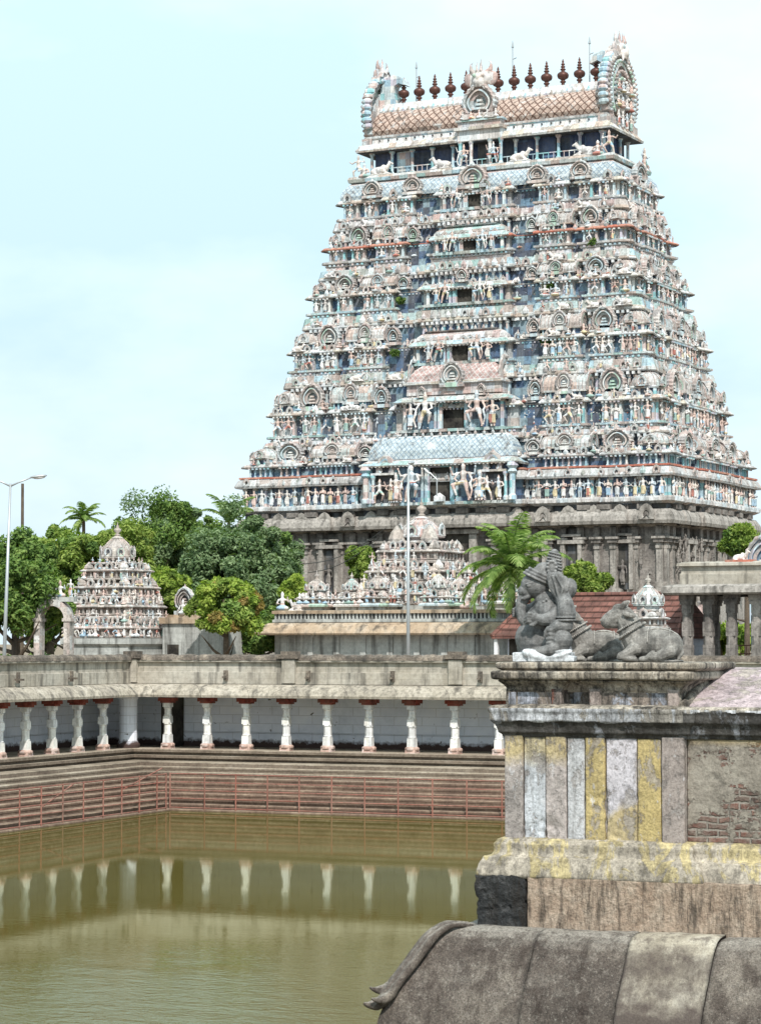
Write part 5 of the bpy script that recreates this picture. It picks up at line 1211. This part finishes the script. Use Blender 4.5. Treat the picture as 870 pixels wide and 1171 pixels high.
m=MB(); arch(m,1.2,1.5,.3,18,cx=-.35,cy=.5,cz=z6(703)); m.build('niche','arch_rim' and ['arch_rim','v_wht','t_dark'],NB); put('statue',FIG[6],NB,(-.35,.15,z6(703)),(0,0,0),1.1)
m=MB(); m.box(-1.2,-.5,-.02,.1,0,z6(737),0); m.build('doorway','t_black',NB)
# ---------------------------------------------------------------- right-hand pillared pavilion
d7=112; A=at(757,745,d7); PV=thing('pillared_pavilion','open stone pavilion with slab roof and parapet at the right edge','pavilion',(A.x,A.y,3.),RT+.02); z7_=lambda py:Z(py,d7)-3
m=MB(); m.box(-.1,12,0,7,0,z7_(762)); m.build('platform','granite_lt',PV)
m=MB(); m.sweep([(.45,.6),(12,.6),(12,7),(.45,7)],[(-.2,z7_(680)),(.45,z7_(680)),(.55,z7_(678)),(.5,z7_(671)),(.2,z7_(668.5)),(-.1,z7_(668))],[0]*5,True); m.build('roof_slab','ylw_eave' if 0 else 'granite_lt',PV)
m=MB(); m.sweep([(.55,.85),(12,.85),(12,7),(.55,7)],[(0,z7_(668.5)),(0,z7_(656)),(-.06,z7_(655.5)),(-.06,z7_(648)),(.12,z7_(647)),(.1,z7_(644)),(-.2,z7_(642))],[0]*6,True); m.build('parapet','parapet',PV)
def ppil(x,y,m_='granite_lt'):
    zt=z7_(680); zb=z7_(762); m=MB(); w=.22; H=zt-zb
    m.box(x-w,x+w,y-w,y+w,zb,zb+H*.3,0); m.lathe([(w*1.1,zb+H*.3),(w*1.1,zb+H*.42)],x,y,8,0,PI/8); m.box(x-w,x+w,y-w,y+w,zb+H*.42,zb+H*.62,0); m.lathe([(w*1.1,zb+H*.62),(w*1.1,zb+H*.74)],x,y,8,0,PI/8); m.box(x-w,x+w,y-w,y+w,zb+H*.74,zt-.3,0)
    m.box(x-w*1.6,x+w*1.6,y-w,y+w,zt-.3,zt+.01,0); m.box(x-w*1.4,x+w*1.4,y-w*1.1,y+w*1.1,zt-.45,zt-.3,0); m.build('pillar',m_,PV)
for x in (.85,1.85,2.95,4.15,5.35): ppil(x,1.1,'granite' if x<4 else 'granite_lt')
for x in (.2,3.15): ppil(x+.45,5.6,'granite')
m=MB(); zb=z7_(762)
for z_ in (.55,.95): m.tube([(1.0,6.6,zb+z_),(9,6.6,zb+z_)],.03,6)
for i in range(26): m.tube([(1.0+i*.3,6.6,zb),(1.0+i*.3,6.6,zb+.95)],.02,5)
m.build('railing','rail',PV)
put('roof_statue',FIG[7],PV,(3.3,1.2,z7_(643)),(0,0,PI),.75); m=MB(); m.box(2.7,4.0,.9,1.6,z7_(644.5),z7_(640.5)); m.build('statue_plinth','t_red',PV)
d8=126; c=at(783,760,d8); m=MB(); m.box(-.35,.35,-.2,.2,0,Z(693,d8)-3,0); m.lathe([(.5,Z(693,d8)-3),(.05,Z(686,d8)-3)],0,0,4,0,PI/4); m.build('gate_pier','pinkwall',loc=(c.x,c.y,3.),label='pink painted gate pier glimpsed left between the pavilion pillars',category='pier')
d8=124; c=at(806,760,d8); t=thing('stone_urn','brick-coloured urn-shaped finial on a pillar seen through the pavilion','urn',(c.x,c.y,3.)); m=MB(); zq=Z(712,d8)-3; m.box(-.2,.2,-.2,.2,0,zq); m.build('pedestal','t_pink',t); m=MB(); m.lathe([(.2,zq),(.5,zq+.3),(.48,zq+.75),(.3,zq+.95),(.42,zq+1.05),(.1,zq+1.2)],0,0,12); m.build('urn_body','t_pink',t,True)
d8=119; c=at(866,700,d8); t=thing('painted_arch','white and blue painted arch with a statue at the right edge above the pavilion','arch',(c.x+.4,c.y,3.),RT); m=MB(); m.box(-.8,.9,.1,.5,0,Z(664,d8)-3,0); arch(m,2.0,2.3,.35,26,mi=(1,0,2),cz=Z(664,d8)-3); m.build('arch_body',['t_pil','arch_rim','t_wall'],t); put('statue',FIG[6],t,(0,-.45,Z(664,d8)-3),(0,0,0),1.3)
# ---------------------------------------------------------------- street lamps and pole
def lamp(label,px,ytop,d,lean,az,arms=2,h0=3.,arml=1.9,grp='tall steel lamp posts'):
    c=at(px,740,d); zt=Z(ytop,d)-h0; t=thing('street_lamp',label,'street lamp',(c.x,c.y,h0),az,grp); tx=lean*zt
    m=MB(); m.tube([(0,0,0),(tx*.5,0,zt*.5),(tx,0,zt)],[.10,.08,.05],10); m.build('pole','steel',t,True)
    m=MB(); m.lathe([(.3,0),(.3,.04),(.16,.06),(.15,.5)],0,0,10); m.build('base','steel',t)
    for s in (-1,1)[2-arms:]:
        m=MB(); m.tube([(tx,0,zt-.12),(tx+s*arml*.35,0,zt+.05),(tx+s*arml,0,zt+.30)],[.045,.04,.035],8); m.build('arm','steel',t,True)
        m=MB(); m.ell((tx+s*(arml+.28),0,zt+.33),(.40,.13,.085),(0,-s*.12,0)); m.ell((tx+s*(arml+.32),0,zt+.28),(.28,.10,.07),(0,-s*.12,0),1); m.build('lamp_head',['steel','t_white'],t,True)
lamp('tall double-armed street lamp at the left edge',3,553,112,.028,TH,2,arml=1.0)
lamp('slim street lamp post standing in front of the temple hall tower',466.5,536,115,.006,TH+1.3,1,arml=.25)
c=at(26,700,135); m=MB(); m.tube([(0,0,0),(-.05,0,Z(553,135)-3)],[.12,.08],8); m.build('wooden_pole','bark',loc=(c.x,c.y,3.),label='bare brown pole sticking up among the trees beside the left street lamp',category='pole')

# ---------------------------------------------------------------- foreground corner pavilion and its parapet
fz=lambda py,d=23.0: EYE+zrel(py,d)
FX=lambda px,y=0.: on_back(px,FC.y+y)-FC.x
FO=thing('corner_pavilion','foreground corner pavilion with peeling ochre and grey parapet above a curved stone roof','pavilion',(FC.x,FC.y,0))
def rough(me,amp,sc1=9.,chip=.0,fn=None):
    V=[v.co.copy() for v in me.vertices]; NR=[v.vector.copy() for v in me.vertex_normals] if chip else None; out=[]
    for i,c in enumerate(V):
        n=noise.noise_vector(c*sc1)*amp+noise.noise_vector(c*sc1*4)*amp*.35
        if chip:
            k=noise.noise(c*3.7+Vector((5,1,2)))
            if k>.2: n=n-NR[i]*chip*(k-.2)*(2+3*noise.noise(c*16))
        out+=list(c+n)
    me.vertices.foreach_set('co',out)
    me.update(); return me
def carved(name,mb,mats,vox=.014,amp=.003,chip=.01,sm=1,matfn=None,parent=FO,**kw):
    me=sculpt(mb,vox,sm); clear_mats(me,mats)
    if matfn:
        for p in me.polygons: p.material_index=matfn(p.center,p.normal)
    rough(me,amp,9,chip); return put(name,me,parent,**kw)
def closed_sweep(poly,prof):
    m=MB(); m.sweep(poly,prof,0,True); n=len(poly); m.face(list(range(n))[::-1]); return m
XM=4.3; xs=FX(782); PO=[(0,0),(xs,0),(xs,.07),(XM,.07),(XM,1.25),(0,1.25)]
# base course
zb0,zb1=fz(1057),fz(1000); xd=FX(600,-.21)
m=MB(); m.box(-.215,xd-.004,-.215,1.3,zb0-.06,zb1+.01); me=sculpt(m,.014,1); clear_mats(me,['p_dkst'])
for v in me.vertices:
    c=v.co; v.co=c+noise.noise_vector(c*7)*.03+noise.noise_vector(c*19)*.02+noise.noise_vector(c*40)*.006
put('broken_stone',me,FO)
carved('base_stone',(lambda m:(m.box(xd+.004,XM,-.21,1.3,zb0-.06,zb1+.012),m)[1])(MB()),['p_stone'],.015,.005,.012)
z=fz
carved('base_moulding',closed_sweep(PO,[(.19,z(1002)),(.215,z(999)),(.21,z(993)),(.185,z(984)),(.165,z(981)),(.165,z(978)),(.10,z(976)),(.085,z(972)),(.085,z(963)),(.065,z(961.5)),(.06,z(959)),(.02,z(957)),(-.05,z(955))]),['p_base'],.012,.002,.005)
# dado strips
zd0,zd1=z(957.5),z(841)
core=MB(); core.box(.03,xs-.01,.03,1.2,zd0,zd1); core.build('wall_core','p8',FO)
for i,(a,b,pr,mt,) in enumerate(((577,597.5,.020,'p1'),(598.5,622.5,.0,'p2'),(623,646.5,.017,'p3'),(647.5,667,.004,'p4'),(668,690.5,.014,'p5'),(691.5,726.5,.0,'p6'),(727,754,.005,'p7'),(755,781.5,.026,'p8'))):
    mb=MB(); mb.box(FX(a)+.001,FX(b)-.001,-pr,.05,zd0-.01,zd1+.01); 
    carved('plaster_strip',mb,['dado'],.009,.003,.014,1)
mb=MB(); mb.box(xs-.005,XM,.07,1.2,zd0-.01,zd1+.01); carved('brick_wall',mb,['p_brick'],.012,.004,.012,0)
# cornice
co=closed_sweep(PO,[(-.05,z(843)),(.015,z(842.5)),(.02,z(839)),(.05,z(837)),(.055,z(833)),(.075,z(828)),(.11,z(823.5)),(.115,z(814)),(.125,z(813)),(.125,z(809)),(.10,z(806.5)),(.0,z(805)),(-.08,z(804.5))])
zc_=z(824)
carved('cornice',co,['p_corn','p_black','p_slab'],.011,.003,.012,1,lambda c,n:1 if c.z<zc_+.02*noise.noise(c*6) or (c.x>1.75 and c.z<z(812)+.03*noise.noise(c*8)) else (2 if n.z>.5 else 0))  # underside and right end coloured dark for cornice shadow as well as mould
# frieze block
xr=FX(776); xn0,xn1=FX(641,.02),FX(673,.02)
PF=[(.03,.04),(xn0,.04),(xn0,.17),(xn1,.17),(xn1,.04),(xr,.04),(xr,1.15),(.03,1.15)]
fr=closed_sweep(PF,[(0,z(807)),(0,z(790)),(.018,z(789)),(.02,z(786.5)),(.04,z(783)),(.075,z(779.5)),(.095,z(777.5)),(0,z(776))])
for px in (584,636,679,768):
    x=FX(px,.02); fr.box(x-.05,x+.05,.005,.12,z(807),z(788))
x0=FX(648,.02); x1=FX(662,.02)
def frm(c,n):
    for px in (636,679,768):
        if abs(c.x-FX(px,.02))<.06 and c.z<z(787): return 1
    return 2 if c.z<z(791) and .04<c.x<xr-.1 and n.y<-.6 else 0
carved('frieze',fr,['p_slab','p_red','p_fr'],.011,.003,.01,1,frm)
PT=[(.03,.04),(xr+.02,.04),(xr+.02,1.15),(.03,1.15)]
carved('top_slab',closed_sweep(PT,[(.0,z(778)),(.115,z(777)),(.135,z(775.5)),(.14,z(768.5)),(.12,z(767)),(-.0,z(766.5))]),['p_slab'],.011,.003,.014,1)
PT2=[(.03,.04),(xr+.10,.04),(xr+.10,1.15),(.03,1.15)]
carved('top_slab',closed_sweep(PT2,[(.05,z(767)),(.06,z(766)),(.095,z(764)),(.10,z(758.5)),(.085,z(757)),(-.0,z(757))]),['p_slab'],.011,.003,.014,1)
# sloping roof to the right
sr=MB(); sl=[(.0,z(812)),(.0,z(806)),(.12,z(801)),(.4,z(790)),(.7,z(779)),(.95,z(770.5)),(1.15,z(765.5)),(1.6,z(764)),(1.6,z(812))]
sr.extr(sl,(xr+.0,0,0),(0,1,0),(0,0,1),(1,0,0),XM-xr,0); carved('sloping_roof',sr,['p_pinkroof'],.016,.007,.01,2)
m=MB(); m.tube([(xr+.03,y+.02,zz+.0) for y,zz in sl[1:8]],.055,8); carved('roof_rim',m,['p_slab'],.014,.004,.008,1)
# body below the curved roof
m=MB(); m.box(-.05,XM,0.,3.,-1.5,zb0-.3); m.build('lower_wall','granite',FO)
# curved stone roof (kapota)
hp_=[(543,1057),(530,1057.5),(516,1059.5),(506,1063),(497,1069),(488,1078),(479,1090),(469,1104),(459,1117),(448,1132),(440,1146),(433,1162),(428,1180),(425,1200),(424,1222)]
def hipo(px,py):
    # offset from the hip foot and height on it
    o=0.
    for _ in range(30):
        r=FC.x-.21-o,FC.y-.21-o; R_=r[0]*CS+r[1]*SN; D_=-r[0]*SN+r[1]*CS; p=435+F*R_/D_; o+=(p-px)/165.
    return o,EYE+zrel(py,D_)
KP=[hipo(*q) for q in hp_]
def kp(s): # smooth sample 0..1
    f=s*(len(KP)-1); i=min(int(f),len(KP)-2); t=f-i; a,b=KP[i],KP[i+1]; return a[0]+(b[0]-a[0])*t,a[1]+(b[1]-a[1])*t
NV=70
def ksheet(name,xa,xb,mat,lift=0.,side=0,seed=0):
    mb=MB(); n=max(6,int((xb-xa)/.03)); 
    for layer in (0,1):
        for i in range(n+1):
            for j in range(NV+1):
                o,zz=kp(j/NV); t=i/n
                if side==0:
                    lo=-.21-o if xa is None or xa<-.1 else xa-.22*max(0,o-.1)*.45
                    hi=xb-.22*max(0,o-.1)*.45
                    x=lo+(hi-lo)*t; y=-.21-o
                else: x=-.21-o; y=-.21-o+(3.+.2+o)*t
                e=min(t,1-t)*n; ed=.008*max(0,1-e/1.5)
                c=Vector((x,y,zz)); d=noise.noise(c*2.2+Vector((seed,0,0)))*.016+noise.noise(c*9)*.006+noise.noise(c*28)*.0025+lift-ed
                if layer: d-=.10
                mb.v.append((x,y-(d*.5 if side==0 else 0),zz+d*.85))
    N=NV+1; off=(n+1)*N
    for i in range(n):
        for j in range(NV):
            mb.face([i*N+j,i*N+j+1,(i+1)*N+j+1,(i+1)*N+j][::-1 if side==0 else 1]); mb.face([off+i*N+j,off+(i+1)*N+j,off+(i+1)*N+j+1,off+i*N+j+1])
    for i in (0,n):
        for j in range(NV): mb.face([i*N+j,i*N+j+1,off+i*N+j+1,off+i*N+j])
    for i in range(n): 
        j=NV; mb.face([i*N+j,(i+1)*N+j,off+(i+1)*N+j,off+i*N+j])
    return mb.build(name,mat,FO,True)
s1,s2,s3=[FX(p,-.25) for p in (624,729,826)]
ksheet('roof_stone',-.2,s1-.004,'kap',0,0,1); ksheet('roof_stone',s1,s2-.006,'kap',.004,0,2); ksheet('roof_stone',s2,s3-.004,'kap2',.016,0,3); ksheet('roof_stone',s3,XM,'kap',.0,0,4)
ksheet('side_roof_stone',0,1,'kap',0,1,5)
# curling ribs along the hip
rb=MB()
for k,(dx,up,r0,stop,cu) in enumerate(((0,.03,.050,.80,.10),(.06,.03,.040,.76,.085),(-.05,.03,.036,.72,.07))):
    pts=[];rad=[]
    for i in range(26):
        s=i/25*.66*stop/.8+.04; o,zz=kp(s); pts.append(Vector((-.21-o+dx,-.21-o-dx,zz+up*min(1,i/5.))));rad.append(r0*(.55+.5*min(1,i/14)))
    # the tip sweeps out flat and turns up
    d=(pts[-1]-pts[-2]).normalized(); p=pts[-1]; h=Vector((-1,-1,0)).normalized(); e=math.asin(max(-1,min(1,d.z)))
    for i in range(12):
        e+=.12; p=p+(h*math.cos(e)+Vector((0,0,math.sin(e))))*.021*(stop/.8); pts.append(p.copy()); rad.append(r0*(1.15 if i<6 else 1.15-.15*(i-5)))
    rb.tube(pts,rad,10)
carved('hip_rib',rb,['kap'],.010,.003,.004,1)
# ---------------------------------------------------------------- elephant-headed idol
def G(xc,yc,y=0.): return ((xc-200)/460.,y,(520-yc)/460.)
def ge(mb,xc,yc,rx,rz,ry,y=0.,rot=0.,k=16): mb.ell(G(xc,yc,y),(rx/460.,ry/460.,rz/460.),(0,R(rot),0),0,k,10)
def gch(mb,pts,n=12): mb.chain([(*G(p[0],p[1],p[3]/460.),p[2]/460.) for p in pts],n)
m=MB()
ge(m,160,420,90,84,88); ge(m,185,350,72,80,80); ge(m,212,300,62,66,84); ge(m,205,255,50,44,54)      # belly, chest, shoulders, neck
ge(m,160,188,64,58,58); ge(m,128,214,44,34,44); ge(m,112,236,26,17,30); ge(m,190,150,54,50,54); ge(m,200,120,42,34,44)  # head, cheek, muzzle, brow dome
gch(m,[(116,232,28,0),(100,262,25,-4),(96,300,23,-10),(106,336,22,-20),(126,356,19,-32),(146,352,14,-42)])  # trunk curling to the sweet
gch(m,[(132,236,12,-30),(116,246,9,-36),(106,246,6,-38)],8)                                         # tusk stub
ge(m,250,192,24,66,13,-66/460.,-20); ge(m,272,196,34,60,11,-76/460.,-8); ge(m,292,192,26,44,9,-82/460.,8); ge(m,262,158,34,26,16,-62/460.) # near ear
gch(m,[(246,150,6,-80),(262,200,6,-90),(272,246,5,-88)],8); gch(m,[(262,150,6,-84),(290,200,6,-94),(284,236,5,-90)],8)
ge(m,306,206,40,50,40,-30/460.,20); ge(m,262,200,40,60,12,.12,-18)
for i,r in enumerate((63,60,56)):                                                                    # head band rings
    c=Vector(G(168+i*9,158-i*11)); ax=Vector((.42,0,.9)).normalized(); a=ax.cross(Vector((0,1,0))).normalized(); b=ax.cross(a)
    m.tube([c+(a*math.cos(t*PI/12)+b*math.sin(t*PI/12))*r/460. for t in range(25)],.0135,6)
base=Vector(G(238,152)); ax=(Vector(G(247,42))-base); L_=ax.length; ax.normalize()
for i in range(8):                                                                                   # tall tiered crown
    f=i/7; c=base+ax*L_*(.12+f*.82); r=(43-13*f*f)/460.; m.ell(c,(r,r,.017),(0,.25,0),0,16,8)
m.tube([base-ax*.06,base+ax*L_*.5,base+ax*L_*.97],[36/460.,33/460.,17/460.],14); m.ell(base+ax*L_*.99,(.038,.038,.03),(0,.3,0))
ge(m,238,112,26,36,12,-36/460.,8)
for t in range(10): a=t*PI/5; ge(m,238+20*math.cos(a),112+28*math.sin(a),7,7,7,-44/460.,0,8)
gch(m,[(284,236,34,-58),(300,272,37,-80),(306,312,42,-90),(300,352,36,-92)])                          # near arm
for yy in (330,342):
    c=Vector(G(302,yy,-90/460.)); m.tube([c+Vector((math.cos(t*PI/8)*43/460.,math.sin(t*PI/8)*43/460.,0)) for t in range(17)],.009,6)
gch(m,[(298,362,38,-92),(268,366,26,-112),(246,380,20,-120)])
for k in range(5): gch(m,[(226,386+k*18,8.5,-124),(240,384+k*18,10,-132),(256,386+k*18,9,-126)],8)      # knuckled near hand laid on the knee
gch(m,[(230,376,9,-128),(218,392,7.5,-130),(216,410,6.5,-126)],8)
gch(m,[(262,300,30,-56),(236,338,30,-90),(206,340,26,-108),(182,334,21,-112)])                        # second near arm towards the trunk
ge(m,172,332,26,23,18,-112/460.)
for k,(dz,ln) in enumerate(((-16,22),(-6,30),(5,31),(15,26))): gch(m,[(158,332+dz,8.5,-118),(158-ln*.5,330+dz*1.1,8,-124),(158-ln,340+dz,7,-116)],8)
gch(m,[(178,350,9,-122),(166,362,8,-126),(152,362,6.5,-122)],8)
ge(m,150,318,17,14,16,-104/460.)
gch(m,[(190,262,34,70),(140,290,28,96),(96,300,24,100),(76,300,20,92)]); ge(m,68,304,18,26,22,86/460.)  # far arm holding a lump
for dz in (-14,-4,6,15): gch(m,[(66,306+dz,7.5,92),(54,306+dz,7,80),(56,306+dz,6,66)],8)
gch(m,[(235,440,62,-30),(275,432,50,-78),(286,428,48,-104)]); gch(m,[(286,444,40,-104),(240,470,26,-128),(190,478,20,-126)])  # folded near leg
gch(m,[(150,455,56,60),(110,460,44,84),(130,476,28,110)])
ge(m,200,478,112,34,100)
for k in range(16):                                                                                  # bead necklace lying on the chest
    t=PI*k/15; m.ell(G(205-62*math.sin(t)+12,252+44*math.sin(t),-math.cos(t)*70/460.),(.013,)*3,nu=8,nv=6)
ge(m,140,190,12,8,6,-52/460.,-8); ge(m,140,180,18,4,6,-52/460.,-12)                                     # eye and brow
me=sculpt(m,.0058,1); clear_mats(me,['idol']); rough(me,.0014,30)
gl=thing('elephant_headed_idol','dark stone seated elephant-headed idol with tall ringed crown, on the parapet corner','statue',(FC.x+FX(622,.42),FC.y+.42,z(757)+.004),TH*.55)
gl.location.z+=0; go=put('body',me,gl,loc=(.0,0,.0))
sb_=MB(); sb_.box(-.27,.28,-.27,.24,0,.085); sb_.box(-.12,.31,-.31,.0,.0,.05); sb_.ell((.08,-.26,.095),(.22,.06,.022),(0,-.06,0)); sb_.ell((-.05,-.28,.06),(.14,.05,.05),(0,.3,0)); sb_.ell((.18,-.28,.06),(.12,.05,.03),(0,-.3,0))
me=sculpt(sb_,.009,2); clear_mats(me,['idolbase']); rough(me,.003,14); put('base',me,gl)
# ---------------------------------------------------------------- reclining bulls
def bull_mesh(near=True):
    m=MB()
    B=lambda xc,yc,y=0.: ((xc-660)/460.,y/460.,(515-yc)/460.)
    def e(xc,yc,rx,rz,ry,y=0.,rot=0.,k=14): m.ell(B(xc,yc,y),(rx/460.,ry/460.,rz/460.),(0,R(rot),0),0,k,10)
    def ch(pts,n=10): m.chain([(*B(p[0],p[1],p[3]),p[2]/460.) for p in pts],n)
    e(690,432,108,78,82); e(620,430,80,72,76); e(744,442,60,70,80); e(595,375,42,34,30,0,-20)         # barrel, chest, rump, hump
    ch([(590,420,70,0),(566,380,64,0),(548,340,56,0),(530,305,50,0)])                                  # neck
    e(514,296,52,50,44,0,15); ch([(505,300,46,0),(480,312,42,0),(460,322,38,0)]); e(452,328,34,34,38); e(508,264,34,20,34); e(470,342,34,16,24,0,15) # head and muzzle
    for s in (-1,1):
        ch([(522,262,17,s*26),(536,244,13,s*36),(548,236,8,s*34)],8); e(556,298,34,13,9,s*58,14); e(484,290,7,5,5,s*33); e(484,281,12,4,6,s*33)
        e(422,322,7,6,6,s*18); e(484,340,30,20,20,s*12)
        ch([(585,455,36,s*52),(545,480,24,s*64),(520,488,19,s*66)]); ch([(520,490,19,s*66),(560,500,15,s*74),(585,503,13,s*74)]); e(520,495,22,14,16,s*66)
        e(738,448,46,52,24,s*62); ch([(745,465,34,s*66),(700,490,24,s*78),(665,494,18,s*82)]); ch([(668,480,17,s*80),(640,500,14,s*84),(615,503,13,s*84)])
    ch([(790,440,10,0),(800,475,9,-20),(785,500,8,-40)],8)
    ch([(540,350,20,0),(545,400,18,0),(560,440,18,0)])                                                 # dewlap
    e(660,512,150,14,92)
    return sculpt(m,.007,1)
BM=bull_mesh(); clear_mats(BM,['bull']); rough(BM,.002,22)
def beads(path,r,n):
    mb=MB(); 
    for i in range(n):
        f=i/n*(len(path)-1); j=int(f); p=Vector(path[j]).lerp(Vector(path[min(j+1,len(path)-1)]),f-j); mb.ell(p,(r,r,r),nu=7,nv=5)
    return mb
def loop(cx,cz,rx,ry,tilt,n=28):
    c=Vector(((cx-660)/460.,0,(515-cz)/460.)); a=Vector((math.cos(tilt),0,math.sin(tilt))); return [c+a*(rx/460.)*math.cos(2*PI*i/n)+Vector((0,1,0))*(ry/460.)*math.sin(2*PI*i/n) for i in range(n+1)]
sfc=lambda u,v:Vector((30/460.+.236*math.sin(u),-.180*math.cos(u)*math.sin(v),83/460.+.172*math.cos(u)*math.cos(v)))
STR=[beads(loop(566,372,70,70,R(32)),.015,44),beads(loop(552,346,62,62,R(30)),.012,40),beads([sfc(R(-62+6*i),R(26)) for i in range(21)],.009,40),beads([sfc(R(30),R(2+6*i)) for i in range(15)],.009,30),beads([sfc(R(-26),R(2+6*i)) for i in range(15)],.009,30)]
STR=[q.mesh('garland',['bull'],True) for q in STR]
bl=thing('reclining_bull_statue','weathered grey stone bull reclining in full view at the right end of the parapet top','statue',(FC.x+FX(745,.45),FC.y+.45,z(757)+.004),TH*.5,'stone bulls lying on the parapet')
put('body',BM,bl,sc_=.92); [put('garland',q,bl,sc_=.92) for q in STR]
bl2=thing('reclining_bull_statue','weathered grey stone bull half hidden behind the elephant-headed idol','statue',(FC.x+FX(683,.80),FC.y+.78,z(757)+.004),TH*.5+.15,'stone bulls lying on the parapet')
put('body',BM,bl2,sc_=.86); [put('garland',q,bl2,sc_=.86) for q in STR]

# ---------------------------------------------------------------- light
SUN_EL=R(48); sdir=Vector((.50,-.82,0)).normalized()*math.cos(SUN_EL)+Vector((0,0,math.sin(SUN_EL)))
s=bpy.data.lights.new('sun','SUN'); s.energy=4.8; s.angle=R(.6); s.color=(1.,.955,.89); so=bpy.data.objects.new('sun',s); COL.objects.link(so)
so.rotation_euler=sdir.to_track_quat('Z','Y').to_euler(); so.location=(0,0,60)
w=bpy.data.worlds.new('World'); sc.world=w; w.use_nodes=True; nt=w.node_tree; nt.nodes.clear()
def nn(t,ins={},**k):
    n=nt.nodes.new('ShaderNode'+t)
    for a,b in k.items(): setattr(n,a,b)
    for a,b in ins.items():
        if isinstance(b,bpy.types.NodeSocket): nt.links.new(b,n.inputs[a])
        else: n.inputs[a].default_value=b
    return n
sky=nn('TexSky',sky_type='NISHITA'); sky.sun_disc=False; sky.sun_elevation=SUN_EL; sky.sun_rotation=math.atan2(sdir.x,sdir.y); sky.air_density=1.2; sky.dust_density=2.5; sky.ozone_density=1.
g=nn('TexCoord').outputs['Generated']
sep=nn('SeparateXYZ',{0:g}).outputs['Z']
# thin bright haze and soft cloud mixed over the clear sky
mp=nn('VectorMath',{0:g,1:(1.6,1.6,3.4)},operation='MULTIPLY').outputs[0]
cl=nn('TexNoise',{'Vector':mp,'Scale':2.3,'Detail':6,'Roughness':.55}).outputs['Fac']
cr=nn('ValToRGB',{'Fac':cl}); cr.color_ramp.elements[0].position=.40; cr.color_ramp.elements[1].position=.66
hz=nn('ValToRGB',{'Fac':sep}); e=hz.color_ramp.elements; e[0].position=0; e[0].color=(5.6,7.0,8.1,1); e[1].position=.30; e[1].color=(6.6,8.9,9.5,1)
x=e.new(.11); x.color=(5.6,7.5,8.6,1)
m1=nn('Mix',data_type='RGBA'); m1.inputs[0].default_value=.86; nt.links.new(sky.outputs[0],m1.inputs[6]); nt.links.new(hz.outputs[0],m1.inputs[7])
m2=nn('Mix',data_type='RGBA'); k=nn('Math',{0:cr.outputs[0],1:.65},operation='MULTIPLY'); nt.links.new(k.outputs[0],m2.inputs[0]); nt.links.new(m1.outputs[2],m2.inputs[6]); m2.inputs[7].default_value=(9.2,10.4,10.8,1)
bg=nn('Background',{'Color':m2.outputs[2],'Strength':.128}); nn('OutputWorld',{'Surface':bg.outputs[0]})
sc.view_settings.view_transform='Standard'; sc.view_settings.look='None'; sc.view_settings.exposure=0
sc.render.engine='CYCLES'; sc.cycles.use_denoising=True; sc.cycles.max_bounces=6
